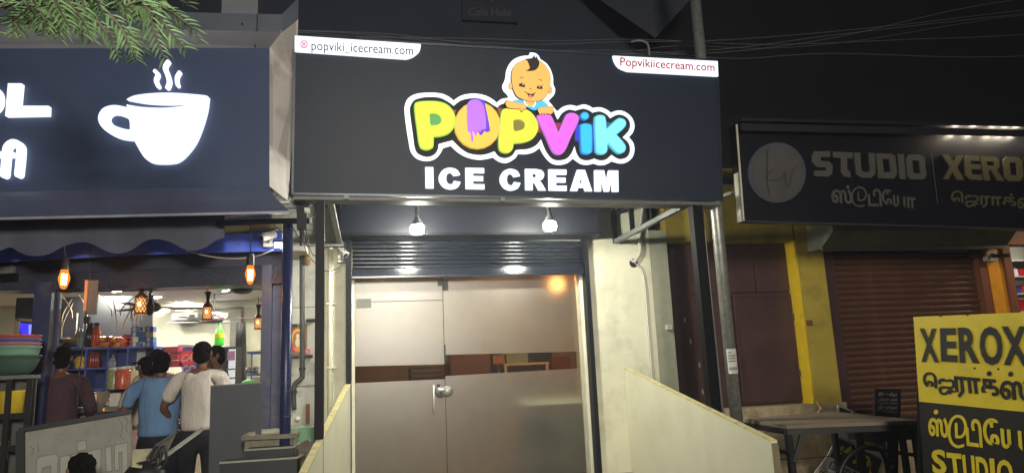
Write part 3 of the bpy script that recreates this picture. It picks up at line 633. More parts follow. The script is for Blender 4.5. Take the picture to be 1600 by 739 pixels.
cctv(PY(536, 396, 7.82), (.35, -.6, -.4), 'white bullet security camera on the wall under the left end of the ice cream sign')
MB().tube([PY(*q, 7.8) for q in ((538, 384), (540, 405), (530, 418), (516, 424), (505, 423))], .005, 5).build('camera_wire', M_['cable'], label='thin black wire looping down from the white camera to the post', cat='wire')
MB().box(*[v for p in [PY(522, 381, 7.9)] for v in (p.x-.1, p.x+.1, 7.88, 7.99, p.z-.03, p.z+.02)]).build('junction_block', M_['greysteel'], label='grey metal block beside the white camera', cat='junction box')

# glass front
gf = thing('glass_partition', (1.2, 8.15, .3), 'frosted glass shop front with a hinged door, clear strip and round steel lock', 'shop window')
YG = 8.16
G = FW(YG); g = PY(693, 500, YG).x
def gz(px, py): return PY(px, py, YG).z
frost = mat('frosted_film', S(190, 188, 176), .42, 0, .03, 5, .0, trans=.72)
def frosted():
    m = bpy.data.materials.new('frosted_glass'); m.use_nodes = True; nt = m.node_tree; N = nt.nodes; L = nt.links; N.clear()
    out = N.new('ShaderNodeOutputMaterial'); gl = N.new('ShaderNodeBsdfPrincipled'); gl.inputs['Transmission Weight'].default_value = 1; gl.inputs['Roughness'].default_value = .72; gl.inputs['IOR'].default_value = 1.1; gl.inputs['Base Color'].default_value = (.78, .77, .66, 1)
    tr = N.new('ShaderNodeBsdfDiffuse'); tr.inputs[0].default_value = S(116, 112, 96)+(1,); gs = N.new('ShaderNodeBsdfGlossy'); gs.inputs['Roughness'].default_value = .33; gs.inputs['Color'].default_value = (.7, .7, .68, 1)
    tc = N.new('ShaderNodeTexCoord'); n = N.new('ShaderNodeTexNoise'); n.inputs['Scale'].default_value = 3; L.new(tc.outputs['Object'], n.inputs[0]); n.inputs['Detail'].default_value = 7
    mr = N.new('ShaderNodeMapRange'); mr.inputs[1].default_value = .3; mr.inputs[2].default_value = .7; mr.inputs[3].default_value = .10; mr.inputs[4].default_value = .36; L.new(n.outputs[0], mr.inputs[0])
    m1 = N.new('ShaderNodeMixShader'); L.new(mr.outputs[0], m1.inputs[0]); L.new(gl.outputs[0], m1.inputs[1]); L.new(tr.outputs[0], m1.inputs[2])
    m2 = N.new('ShaderNodeMixShader'); m2.inputs[0].default_value = .12; L.new(m1.outputs[0], m2.inputs[1]); L.new(gs.outputs[0], m2.inputs[2]); L.new(m2.outputs[0], out.inputs[0])
    return m
FROST = frosted()
def clearg():
    m = bpy.data.materials.new('clear_glass'); m.use_nodes = True; nt = m.node_tree; N = nt.nodes; L = nt.links; N.clear()
    out = N.new('ShaderNodeOutputMaterial'); a = N.new('ShaderNodeBsdfTransparent'); a.inputs[0].default_value = (.9, .92, .9, 1); b = N.new('ShaderNodeBsdfGlossy'); b.inputs['Roughness'].default_value = .03
    f = N.new('ShaderNodeFresnel'); f.inputs[0].default_value = 1.45; mx = N.new('ShaderNodeMixShader'); L.new(f.outputs[0], mx.inputs[0]); L.new(a.outputs[0], mx.inputs[1]); L.new(b.outputs[0], mx.inputs[2]); L.new(mx.outputs[0], out.inputs[0]); return m
CLEAR = clearg()
def pane(pts, y, m, name, th=.006):
    vs = [Vector((x, y, z)) for x, z in pts]; mb = MB(); k = len(vs)
    mb.add(vs+[v+Vector((0, th, 0)) for v in vs], [tuple(range(k)), tuple(range(2*k-1, k-1, -1))]+[(i, i+k, (i+1) % k+k, (i+1) % k) for i in range(k)]); return mb.build(name, m, gf)
zl = gz(600, 471)                               # door leaf top
pane([(GX0, zl+.004), (g-.004, zl+.004), (g-.004, 2.618), (GX0, 2.618)], YG, FROST, 'transom_pane')
d1, d2, d3, d4 = gz(556, 572), gz(691, 569), gz(556, 598), gz(691, 592)
pane([(GX0, d1), (g-.004, d2), (g-.004, zl-.004), (GX0, zl-.004)], YG, FROST, 'frosted_upper_pane')
pane([(GX0, d3), (g-.004, d4), (g-.004, d2-.0015), (GX0, d1-.0015)], YG, CLEAR, 'clear_strip', .003)
pane([(GX0, .31), (g-.004, .31), (g-.004, d4-.0015), (GX0, d3-.0015)], YG, FROST, 'frosted_lower_pane')
e1, e2, e3, e4 = gz(696, 554), gz(902, 549), gz(696, 587), gz(904, 575)
pane([(g+.004, e1), (GX1+.01, e2), (GX1+.01, 2.618), (g+.004, 2.618)], YG, FROST, 'frosted_upper_pane')
pane([(g+.004, e3), (GX1+.01, e4), (GX1+.01, e2-.0015), (g+.004, e1-.0015)], YG, CLEAR, 'clear_strip', .003)
pane([(g+.004, .31), (GX1+.01, .31), (GX1+.01, e4-.0015), (g+.004, e3-.0015)], YG, FROST, 'frosted_lower_pane')
def fit(x0, y0, x1, y1, name, m=None, d=.012):
    a = PY(x0, y1, YG-.01); b = PY(x1, y0, YG-.01); return MB().box(a.x, b.x, YG-d, YG+.018, a.z, b.z).build(name, m or M_['chrome'], gf)
PFM = mat('patch_satin', S(116, 118, 114), .7, .2, .08, 20, .03, spec=.2)
fit(557, 466.5, 580, 481, 'patch_fitting', PFM); fit(684, 438, 691.5, 446.5, 'patch_fitting', PFM); fit(692.5, 438, 700, 454, 'patch_fitting', PFM)
fit(694.5, 538, 696, 566, 'edge_clip', M_['black'])
c = PY(697, 611, YG-.02)
MB().lathe(PY(688.5, 612, YG-.012), [(.062, 0), (.064, .006), (.05, .02), (.02, .022), (.018, .03), (.01, .031)], 20, (0, -1, 0)).build('lock', M_['chrome'], gf, smooth=True)
MB().lathe(PY(699.5, 610.5, YG-.012), [(.06, 0), (.062, .006), (.05, .016), (.0, .017)], 20, (0, -1, 0)).build('lock_plate', M_['chrome'], gf, smooth=True)
MB().lathe(PY(689, 612, YG-.045), [(.012, 0), (.010, .006), (0, .007)], 10, (0, -1, 0)).build('key_hole', M_['black'], gf)
a = PY(677.5, 601, YG-.05); b = PY(678, 646, YG-.05); MB().tube([a, b], .011, 10).build('handle', M_['pvc'], gf, smooth=True)
for q in (a, b): q2 = q+Vector((0, 0, -.03 if q is a else .03)); MB().tube([q2, q2+Vector((0, .06, 0))], .008, 8).build('handle_stud', M_['chrome'], gf)
fit(683, 600, 688, 607, 'lock_keep', M_['black'], .004)
# interior
MB().box(-.3, 4.0, 11.8, 11.9, .3, 3.0).build('wall', mat('brown_wall', S(132, 114, 96), .7, 0, .1, 3, .05), kind='structure')
MB().box(-.5, -.3, 8.21, 11.9, .3, 3.0).build('wall', mat('brown_wall', S(150, 116, 92)), kind='structure')
MB().box(4.0, 4.1, 8.4, 11.9, .3, 3.0).build('wall', mat('brown_wall', S(150, 116, 92)), kind='structure')
MB().box(-.5, 4.1, 8.21, 11.9, 3.0, 3.05).build('ceiling', mat('brown_ceiling', S(150, 140, 128), .7), kind='structure')
def ib(px0, py0, px1, py1, Y, dep, name, m, lab=None, cat=None, par=None):
    a = PY(px0, py1, Y); b = PY(px1, py0, Y); mb = MB(); mb.box(a.x, b.x, Y, Y+dep, a.z, b.z)
    return mb.build(name, m, par, label=lab, cat=cat)
ib(705, 545, 768, 620, 11.6, .08, 'inner_door', mat('red_brown_door', S(104, 74, 64), .5), 'red brown inner door seen through the clear strip of the glass front', 'door')
ib(770, 540, 862, 600, 11.55, .1, 'dark_board', mat('navy_board', S(46, 52, 70), .5), 'dark navy board on the back wall behind the white table', 'board')
ib(864, 556, 890, 600, 11.5, .1, 'brown_cabinet', M_['brownwood'], 'brown cabinet at the back right of the ice cream shop', 'cabinet')
tb = thing('counter_table', PY(824, 600, 10.5), 'white framed table with papers inside the ice cream shop', 'table')
a = PY(787, 568, 10.5); b = PY(858, 568, 10.5)
MB().box(a.x, b.x, 10.5, 11.1, a.z-.03, a.z).build('table_top', M_['pvc'], tb)
for x in (a.x+.03, b.x-.03):
    for y in (10.53, 11.07): MB().box(x-.02, x+.02, y-.02, y+.02, .3, a.z-.03).build('leg', M_['pvc'], tb)
for px, w, h, nm, m in ((807, .18, .2, 'laptop_box', mat('blue_grey_box', S(120, 150, 160), .5)), (781, .1, .13, 'small_box', mat('brown_box', S(150, 120, 100), .6))):
    q = PY(px, 568, 10.6); MB().box(q.x-w, q.x+w, 10.6, 10.8, a.z+.001, a.z+h).build(nm, m, label={'laptop_box': 'blue grey box standing on the white framed table', 'small_box': 'small brown box at the left end of the white framed table'}[nm], cat='box')
fz = thing('ice_cream_freezer', PY(868, 739, 8.4), 'grey green ribbed freezer with a pale glowing top edge behind the frosted glass', 'freezer')
a = PY(826, 629, 8.24); b = PY(915, 629, 8.24)
MB().box(a.x, b.x+.05, 8.262, 8.9, .31, a.z-.03).build('body', mat('freezer_green', S(96, 108, 96), .5), fz)
r0 = None
for k in range(18):
    x = a.x+.02+k*(b.x-a.x)/18
    if r0 is None: r0 = MB().box(x, x+.018, 8.24, 8.264, .35, a.z-.06).build('rib', mat('freezer_rib', S(130, 142, 126), .5), fz); x_0 = x
    else: rot_copy(r0, loc=(x-x_0, 0, 0))
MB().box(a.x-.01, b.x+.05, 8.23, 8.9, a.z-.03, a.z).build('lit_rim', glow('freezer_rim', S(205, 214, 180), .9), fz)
# slatted stand visible left in the clear strip
st = thing('slatted_stand', PY(665, 600, 10.6), 'dark slatted stand inside, seen through the clear strip left of the lock', 'stand')
for k in range(4):
    a = PY(640, 574+k*8, 10.6); b = PY(690, 574+k*8, 10.6); MB().box(a.x, b.x, 10.6, 10.9, a.z-.03, a.z).build('slat', mat('stand_slate', S(70, 76, 90), .4), st)
MB().box(a.x, a.x+.03, 10.62, 10.88, .3, a.z+.2).build('side', M_['black'], st)
def room_light(c, e, col, r, lab):
    t = thing('ceiling_lamp', c, lab, 'ceiling lamp'); MB().lathe(c, [(r, 0), (r*1.05, .01), (r*.9, .015)], 16, (0, 0, 1)).build('rim', M_['pvc'], t)
    MB().lathe(Vector(c)-Vector((0, 0, .002)), [(r*.85, 0), (r*.5, -.004)], 16).build('diffuser', glow('lamp%.0f%.2f' % (e, col[2]), col, e), t); return t
hl = thing('hanging_lamp', (2.46, 8.8, 2.6), 'orange hanging lamp blurred behind the upper right corner of the frosted glass', 'lamp')
MB().lathe((2.46, 8.8, 2.56), [(.05, -.08), (.09, -.03), (.09, .03), (.05, .08)], 12).build('globe', glow('orange_globe', (1, .42, .12), 240), hl, smooth=True); MB().tube([(2.46, 8.8, 2.63), (2.46, 8.8, 3.0)], .012, 6).build('stem', M_['cable'], hl)
room_light((.3, 10.2, 2.97), 170, (1, .76, .52), .08, 'warm white ceiling lamp inside the ice cream shop, nearest the lock side')
room_light((2.2, 11.0, 2.97), 360, (1, .78, .55), .08, 'warm white ceiling lamp at the back of the ice cream shop')

# ================================================================== PIPES AT RIGHT
gp = thing('galvanised_pipe', (PY(1136, 480, 6.3).x, 6.3, 0), 'thick galvanised pipe with a white sticker beside the right sign post', 'pipe')
x = PY(1137, 490, 6.3).x
MB().tube([(x, 6.33, .0), (x, 6.33, 6.5)], .058, 18).build('tube', M_['galv'], gp, smooth=True)
a = PY(1137, 545, 6.27); b = PY(1137, 584, 6.27); mb = MB(); vs = []; 
for zz in (b.z, a.z):
    for k in range(9): t = radians(-150+k*13); vs.append((x+.060*cos(t), 6.33+.060*sin(t), zz))
mb.add(vs, [(k, k+1, k+10, k+9) for k in range(8)]); mb.build('sticker', mat('sticker_paper', S(205, 204, 196), .7, 0, .12, 20, 0), gp)
mb = MB()
for zz, n in ((a.z-.03, 3), (a.z-.06, 6), (a.z-.085, 6), (a.z-.11, 6), (b.z+.06, 7), (b.z+.045, 7)):
    for k in range(n):
        t = radians(-140+k*12); t2 = t+radians(9); mb.add([(x+.061*cos(q), 6.33+.061*sin(q), z_) for z_ in (zz, zz-.010) for q in (t, t2)], [(0, 1, 3, 2)])
mb.build('sticker_print', M_['cable'], gp)
x = PY(1111, 480, 6.5).x
MB().tube([PY(1094, 318, 6.5), PY(1094.5, 345, 6.5), PY(1128, 665, 6.5)], .034, 12).build('grey_pipe', M_['greypvc'], smooth=True, label='grey pipe standing between the dark post and the galvanised pipe', cat='pipe')
for i, (p0, p1) in enumerate((((1093, 350), (1112, 535)), ((1100, 360), (1116, 535)))):
    MB().tube([PY(*p0, 6.42), PY(*p1, 6.42)], .0125, 8).build('conduit', M_['pvc'], smooth=True, label=['left', 'right'][i]+' thin white conduit strapped to the grey pipe between the posts', cat='conduit', group='thin white conduits by the right post')
MB().tube([PY(*q, 6.35) for q in ((1100, 322), (1104, 345), (1110, 357))], .004, 5).build('loose_wire', M_['cable'], label='short thin wire beside the top of the galvanised pipe', cat='wire')
MB().bar(PY(1070, 322, 6.9), PY(1115, 318, 6.4), .05, .06).build('cross_member', M_['galv'], label='rusty cross member behind the right post top', cat='beam')
MB().bar(PY(1130, 306, 6.6), PY(1156, 297, 6.5), .03, .03).build('stay_bar', M_['galv'], label='thin stay bar between the ice cream sign and the studio sign', cat='bar')
MB().box(*[v for p in [PY(1142, 283, 6.9)] for v in (p.x-.12, p.x+.2, 6.9, 6.95, p.z-.04, p.z+.04)]).build('metal_flat', M_['greysteel'], label='grey metal flat seen in the gap left of the studio sign', cat='metal plate')

# ================================================================== RIGHT SHOPS
W8 = FW(8)
z_l = PY(1140, 377, 8).z
MB().box(3.662, 5.40, 8.0, 8.3, z_l, 3.9).build('wall', M_['yellow'], kind='structure')
pa, pb = PY(1251, 500, 8.0).x, PY(1299, 500, 8.0).x
xl = PY(1267, 627, 8.0).x
MB().box(5.425, 5.80, 8.0, 8.3, .93, 3.9).build('yellow_pillar', M_['yellow'], label='dirty yellow pillar between the maroon door and the brown roller shutter', cat='pillar')
MB().box(5.40, 5.423, 8.002, 8.3, .93, z_l).build('pillar_edge', M_['lit_yellow'], label='yellow pillar edge next to the maroon door, its lamplight painted in as brighter yellow', cat='pillar edge')
MB().box(3.0, 5.82, 7.94, 8.35, .0, .93).build('plinth', M_['concrete'], kind='structure')
MB().box(5.82, 12, 7.98, 8.35, .0, .62).build('plinth', M_['concrete'], kind='structure')
# maroon door
md = thing('steel_door', (4.5, 8.18, .93), 'closed maroon double steel door with flaked paint, behind the pipes', 'door')
zt = z_l; zm = PY(1180, 458, 8.2).z; xm = PY(1146, 500, 8.2).x; xu = PY(1178, 420, 8.2).x; xr = 5.42
MB().box(3.66, 5.40, 8.23, 8.28, .93, zt+.05).build('back_plate', M_['maroon'], md)
MB().box(3.665, xm-.01, 8.20, 8.23, .96, zm-.01).build('leaf', M_['maroon'], md); MB().box(xm+.01, 5.395, 8.195, 8.23, .96, zm-.01).build('leaf', M_['maroon'], md)
MB().box(3.665, xu-.006, 8.20, 8.23, zm+.015, zt).build('upper_panel', M_['maroon'], md); MB().box(xu+.006, 5.395, 8.20, 8.23, zm+.015, zt).build('upper_panel', M_['maroon'], md)
for (x0, x1) in ((3.69, xm-.035), (xm+.035, 5.37)):
    mb = MB()
    for (p, q) in (((x0, .985), (x1, .985)), ((x1, .985), (x1, zm-.035)), ((x1, zm-.035), (x0, zm-.035)), ((x0, zm-.035), (x0, .985))): mb.bar((p[0], 8.193, p[1]), (q[0], 8.193, q[1]), .02, .02, (0, 1, 0))
    mb.build('leaf_frame', M_['maroon'], md)
for px, py in ((1115, 497), (1079, 533), (1093, 570), (1098, 612), (1070, 500)):
    p = PY(px, py, 8.19); MB().ell(p, .012, .003, .035, 6, 4).build('paint_chip', mat('chip', S(170, 168, 160), .7), md)
for z_ in (1.3, 2.0): MB().tube([(5.385, 8.18, z_-.04), (5.385, 8.18, z_+.04)], .014, 8).build('hinge', M_['maroon'], md)
p = PY(1265, 504, 7.97); MB().box(p.x-.03, p.x+.03, 7.95, 7.999, p.z-.03, p.z+.03).build('rusty_bolt', M_['brownwood'], label='small rusty bolt stub on the yellow pillar', cat='bolt')
# roller housing
rh = thing('shutter_housing', PY(1420, 388, 7.6), 'grey green sheet metal shutter box above the brown roller shutter', 'shutter box')
h0, h1, h2, h3 = PY(1283, 388, 7.72), PY(1537, 384, 7.72), PY(1560, 361, 7.55), PY(1300, 361, 7.55)
h4, h5 = PY(1568, 340, 7.55), PY(1292, 330, 7.55)
zz0, zz1, zz2 = h0.z, PY(1420, 361, 7.55).z, PY(1420, 320, 7.55).z
x0, x1 = h0.x, h1.x+.35
mb = MB(); prof = [(8.0, zz0), (7.72, zz0), (7.52, zz1), (7.52, zz2), (8.0, zz2+.05)]
vs = [(x0+(0 if i in (0, 1) else .05), y, z) for i, (y, z) in enumerate(prof)]+[(x1, y, z) for y, z in prof]
mb.add(vs, [(0,1,2,3,4), (9,8,7,6,5)]+[(i, i+5, (i+1) % 5+5, (i+1) % 5) for i in range(5)]); mb.build('sheet_box', M_['housing'], rh)
MB().box(x0, x1, 7.70, 7.73, zz0-.03, zz0+.012).build('lower_flange', M_['housing'], rh)
# maroon shutter
ms = thing('rolling_shutter', (7, 8.1, .6), 'closed brown maroon roller shutter under the studio sign', 'shutter')
sx0, sx1 = PY(1303, 450, 8.1).x-.03, 8.17
pitch = .0785; zs = zz0; n = int((zs-.62)/pitch); f0 = None
prof = [(.0, 0), (-.006, .08), (-.010, .14), (-.032, .30), (-.040, .55), (-.032, .8), (-.008, .96), (0, 1.0)]
for i in range(n):
    if f0 is None:
        a = [Vector((sx0, 8.12+y, zs-pitch*(1-t))) for y, t in prof]; b = [Vector((sx1, 8.12+y, zs-pitch*(1-t))) for y, t in prof]; k = len(a)
        mb = MB(); mb.add(a+b, [(j, j+1, k+j+1, k+j) for j in range(k-1)]); f0 = mb.build('slat', M_['slat'], ms, smooth=True)
    else: rot_copy(f0, loc=(0, 0, -pitch*i))
MB().box(5.805, sx0+.01, 8.02, 8.14, .62, zs).build('guide_rail', M_['maroon'], ms)
MB().box(sx1-.02, sx1+.10, 8.0, 8.14, .62, zs+.05).build('guide_rail', M_['brownwood'], ms)
p = PY(1530, 398, 7.98); MB().box(p.x-.16, p.x+.12, 7.95, 7.998, p.z-.02, p.z+.015).build('latch_bar', M_['brownwood'], ms)
MB().box(sx0, sx1, 8.13, 8.16, .62, zs).build('back_sheet', M_['maroon'], ms)
# ochre pillar, brown frame, lit shop
ox = sx1+.105; o1 = PY(1568, 430, 8.0).x; o2 = o1+.12
MB().box(ox, o1, 7.99, 8.25, .62, 3.6).build('ochre_pillar', M_['ochre'], label='ochre orange pillar between the brown shutter and the lit shop', cat='pillar')
of = thing('shop_opening_frame', (o1, 7.97, .62), 'brown wooden frame around the lit shop at the far right', 'frame')
MB().box(o1+.003, o2, 7.95, 8.15, .62, PY(1575, 372, 7.95).z).build('jamb', M_['brownwood'], of)
zf = PY(1590, 382, 7.95).z
MB().box(o1-.12, 12, 7.94, 8.15, zf, zf+.14).build('lintel', M_['brownwood'], of)
MB().box(o1-.2, 12, 8.0, 8.25, zf+.142, 3.6).build('wall', M_['housing'], kind='structure')
sb = thing('switch_box', PY(1551, 400, 7.95), 'cream switch box with a black wire arm on the ochre pillar', 'switch box')
a = PY(1542, 408, 7.93); b = PY(1556, 392, 7.93); MB().box(a.x, b.x, 7.91, 7.988, a.z, b.z).build('box', M_['pvc'], sb)
MB().lathe(PY(1551, 399, 7.91), [(.03, 0), (.02, .03), (.0, .031)], 10, (0, -1, 0)).build('plug', M_['brownwood'], sb)
MB().bar(PY(1553, 400, 7.88), PY(1575, 399, 7.6), .04, .05).build('arm', M_['cable'], sb)
# lit shop interior
MB().box(o2-.1, 12, 9.3, 9.4, .6, 3.4).build('wall', M_['intwall'], kind='structure')
MB().box(o2-.12, o2-.1, 8.16, 9.3, .6, 3.4).build('wall', M_['intwall'], kind='structure')
MB().box(o2-.12, 12, 8.16, 9.3, 3.3, 3.35).build('ceiling', M_['ceil'], kind='structure')
room_light((9.2, 7.4, 3.1), 170, (1, .72, .42), .1, 'warm lamp hanging outside the lit shop, beyond the right edge')
room_light((9.6, 8.7, 3.28), 90, (1, .97, .92), .14, 'white ceiling lamp of the lit shop at the far right')
sv = thing('wall_shelves', PY(1590, 490, 9.0), 'white wall shelves full of packets in the lit shop at the far right', 'shelf')
rows = [PY(1590, y, 9.0).z for y in (406, 431, 458, 486, 515)]
for z_ in rows: MB().box(o2-.09, 11.5, 9.0, 9.29, z_-.02, z_).build('shelf_board', M_['pvc'], sv)
PCOL = [S(190, 40, 44), S(230, 226, 214), S(40, 70, 170), S(220, 214, 205), S(226, 90, 90), S(60, 44, 40), S(200, 80, 60)]
CN = ['red', 'white', 'blue', 'cream', 'pink', 'dark brown', 'orange red']
for r, z_ in enumerate(rows):
    x = o2-.05+.06*r
    while x < 10.4:
        w = random.uniform(.06, .13); h = random.uniform(.11, .19); c = random.choice(PCOL)
        pm = mat('packet%d' % PCOL.index(c), c, .4, 0, .15, 20, 0)
        if r == 0 and random.random() < .6: x += w; continue
        mb = MB()
        if random.random() < .5: mb.lathe((x+w/2, 9.1, z_+.001), [(w*.45, 0), (w*.45, h*.7), (w*.3, h*.8), (w*.3, h)], 12)
        else: mb.box(x, x+w*.92, 9.05, 9.15, z_+.001, z_+h)
        mb.build('jar' if len(mb.v) > 8 else 'packet', pm, label='%s item on the %s white shelf of the far right shop' % (CN[PCOL.index(c)], ('top', 'second', 'third', 'fourth', 'fifth')[r]), cat='packet', group='goods on the far right shelves')
        x += w*1.08

# ================================================================== YELLOW / BLACK BOARD
O = PY(1427, 495, 4.6); Ob = PY(1440, 739, 4.74)
hd = ray(455, 531); hd = Vector((hd.x, hd.y, 0)).normalized()
FX = Fr(Ob, -hd, O-Ob)
FX = Fr(O, PX(1600, 488, 0) - PX(1600, 488, 0) + (-hd), O-Ob)
xb = thing('pavement_board', (O.x, O.y, 0), 'yellow and black pavement board for photocopies and studio, at the right edge', 'sign board')
u0, v0 = FX.hit(1427, 495); u1, v1 = FX.hit(1640, 486); ub, vb = FX.hit(1436, 627); uc, vc = FX.hit(1640, 647)
TL = FX.w(u0, v0); 
YB = mat('board_yellow', S(206, 186, 44), .5, 0, .06, 4, .05, dirt=S(150, 130, 40), dscale=5, damt=.35)
BB = mat('board_black', S(22, 20, 18), .5, 0, .15, 6, .05, dirt=S(60, 52, 42), dscale=5, damt=.3)
pxplate('yellow_panel', FX, [[(1427, 495), (1436, 627), (1760, 659), (1760, 481)]], -.03, 0, YB, xb)
pxplate('black_panel', FX, [[(1436, 628), (1450, 860), (1760, 900), (1760, 660)]], -.03, 0, BB, xb)
for q in ((1430, 497), (1700, 484)):
    p = FX.p(*q, -.05); b = FX.p(q[0], 860, -.05); MB().bar((p.x, p.y, p.z-.02), (b.x, b.y, .02), .035, .035, FX.N).build('leg', M_['steel'], xb)
INK = mat('board_ink', S(24, 23, 22), .6, 0, .15, 10, .03); YI = mat('board_yellow_ink', S(206, 186, 44), .5, 0, .08, 10, .03)
def ZH(p): return Z(p, 1400, 480, 2.855)
def zq(a, b, c): return tuple(ZH([a, b, c]))
def lt(ch, q, m, off=.03): text_mb(FX, ch, q, .004, off, .004).build('letter', m, xb)
lt('X', zq((108, 94), (184, 94), (118, 242)), INK); lt('E', zq((200, 92), (270, 92), (206, 240)), INK); lt('R', zq((280, 90), (364, 88), (290, 246)), INK)
lt('O', zq((374, 84), (474, 86), (382, 254)), INK); lt('X', zq((472, 84), (585, 84), (486, 256)), INK)
tamil(FX, xb, [('\u0bc6ஜ', zq((122, 286), (262, 300), (128, 378))), ('ர\u0bbeக', zq((262, 306), (455, 322), (272, 400))), ('ஸ', zq((465, 320), (600, 326), (472, 408)))], .004, INK, .018, .65)
for c in ((418, 295), (514, 297)): pxplate('lettering', FX, [elp(*ZH([c])[0], 4, 4)], None, .004, INK, xb)
tamil(FX, xb, [('ஸ', zq((146, 486), (232, 494), (150, 570))), ('டி', zq((312, 494), (380, 500), (320, 615))), ('\u0bc7ய\u0bbe', zq((388, 490), (640, 520), (396, 612)))], .004, YI, .018, .65)
pxplate('lettering', FX, [elp(*ZH([(180, 466)])[0], 3.6, 3.8)], None, .004, YI, xb)
q = ZH([(240, 488)])[0]; spiral_tu(FX, q[0], q[1], 27, 42, 4.6, .004, YI, xb)
lt('S', zq((160, 632), (222, 634), (168, 740)), YI); lt('T', zq((228, 646), (292, 652), (240, 760)), YI); lt('U', zq((298, 656), (350, 660), (308, 775)), YI); lt('D', zq((358, 664), (410, 668), (366, 780)), YI)
lt('I', zq((420, 672), (440, 674), (428, 785)), YI); lt('O', zq((450, 676), (520, 680), (458, 790)), YI)
for q in ((1470, 493.5), (1512, 491.6), (1560, 576), (1523, 575)):
    MB().lathe(FX.p(*q, .001), [(.008, 0), (.006, .004), (0, .005)], 8, FX.N).build('nail', M_['black'], xb)

# ================================================================== STEEL TABLE
TZ = .93
tb = thing('steel_table', PZ(1230, 665, 0.0)*0+Vector((4.0, 6.3, 0)), 'low black steel table with a dusty grey top, in front of the concrete plinth', 'table')
c = [PZ(*q, TZ) for q in ((1163, 654), (1300, 642), (1438, 656), (1228, 664))]
mb = MB(); mb.add([tuple(p) for p in c]+[(p.x, p.y, p.z-.03) for p in c], [(3,2,1,0),(4,5,6,7),(0,1,5,4),(1,2,6,5),(2,3,7,6),(3,0,4,7)])
mb.build('table_top', mat('dusty_top', S(128, 116, 98), .8, 0, .15, 6, .2, dirt=S(90, 80, 66), dscale=3, damt=.6), tb)
mb = MB()
for a, b in ((0, 1), (1, 2), (2, 3), (3, 0)): 
    o1_, o2_ = c[a]-Vector((0, 0, .055)), c[b]-Vector((0, 0, .055)); mb.bar(o1_, o2_, .045, .045)
mb.build('frame', M_['black'], tb)
for i in range(4):
    p = c[i].lerp((c[0]+c[2])/2, .03); MB().bar((p.x, p.y, 0), (p.x, p.y, TZ-.035), .05, .05, (0, 1, 0)).build('leg', M_['black'], tb)
for i, j in ((3, 2), (0, 1)):
    p = c[i].lerp(c[j], .03); q = c[i].lerp(c[j], .12); MB().bar((p.x, p.y, TZ-.3), (q.x, q.y, TZ-.06), .03, .03).build('brace', M_['black'], tb)
for z_ in (.70, .40): MB().bar((c[0].x, c[0].y, z_), (c[3].x, c[3].y, z_), .03, .03).build('side_rail', M_['steel'], tb)

# second, lower table legs and chair in the dark under the table
mb = MB(); t2 = thing('low_bench', (5.1, 6.6, 0), 'black steel bench standing in the dark behind the right end of the grey-topped table', 'bench')
a = PY(1352, 664, 6.6); b = PY(1442, 668, 6.6); MB().box(a.x, b.x, 6.5, 6.9, a.z-.16, a.z-.02).build('seat', M_['black'], t2)
for px in (1345, 1412, 1432):
    p = PY(px, 700, 6.5); MB().bar((p.x, 6.5, 0), (p.x, 6.5, a.z-.02), .05, .05, (0, 1, 0)).build('leg', M_['black'], t2)
ch = thing('metal_chair', (4.7, 6.2, 0), 'black bent tube chair under the steel table, in front of the price banner', 'chair')
pts = [PY(*q, 6.1) for q in ((1308, 760), (1315, 730), (1330, 708), (1350, 698), (1372, 700), (1384, 718), (1388, 745))]
MB().tube([Vector(p) for p in ocrv([tuple(p) for p in pts], 4)], .022, 8).build('back_hoop', M_['black'], ch, smooth=True)
MB().bar(PY(1350, 699, 6.12), PY(1440, 712, 6.12), .035, .035).build('arm_bar', M_['black'], ch)
z7 = PY(1350, 790, 6.1).z
MB().box(pts[0].x, pts[-1].x, 6.1, 6.5, z7-.03, z7).build('seat', M_['black'], ch)
for x_ in (pts[0].x+.02, pts[-1].x-.02):
    for y_ in (6.12, 6.48): MB().tube([(x_, y_, 0), (x_, y_, z7-.03)], .015, 8).build('leg', M_['black'], ch)
# chalk boards
def ZI(p): return Z(p, 1200, 600, 5.317)
FK = FW(6.9)
k = thing('chalk_board', PY(1386, 650, 6.9), 'small black chalk board with white handwriting, standing behind the steel table', 'chalk board')
pxplate('slate', FK, [ZI([(890,40),(1096,42),(1092,275),(888,270)])], -.02, 0, M_['black'], k)
mb = MB(); cs_ = [FK.p(*q, .003) for q in ZI([(892,42),(1094,44),(1091,270),(890,268)])]
for i in range(4): mb.bar(cs_[i], cs_[(i+1) % 4], .016, .016, FK.N)
mb.build('frame', M_['black'], k)
CH = mat('chalk', S(170, 168, 158), .9, 0, .2, 30, 0)
text_mb(FK, 'திரு + விழா', tuple(ZI([(915,62),(1072,70),(915,100)])), .004, .004).build('handwriting', CH, k)
text_mb(FK, 'பொருட்கள்', tuple(ZI([(912,112),(1074,114),(912,146)])), .004, .004).build('handwriting', CH, k)
text_mb(FK, 'விடுமுறை', tuple(ZI([(910,172),(1070,176),(910,216)])), .004, .004).build('handwriting', CH, k)
for l in ([(914,156),(1000,160)], [(1010,158),(1072,160)], [(905,216),(930,216)], [(952,224),(1070,234)]): pxplate('underline', FK, [stroke(ZI(l), .7)], None, .004, CH, k)
k = thing('chalk_board', PY(1392, 760, 6.7), 'narrow black chalk board on the ground under the table, right of the banner', 'chalk board')
FK2 = FW(6.75)
pxplate('slate', FK2, [ZI([(1000,455),(1086,470),(1080,900),(985,900)])], -.02, 0, M_['black'], k)
text_mb(FK2, 'புத்', tuple(ZI([(1005,600),(1058,604),(1000,650)])), .004, .004).build('handwriting', CH, k)
text_mb(FK2, 'கதை', tuple(ZI([(1000,665),(1050,668),(996,725)])), .004, .004).build('handwriting', CH, k)
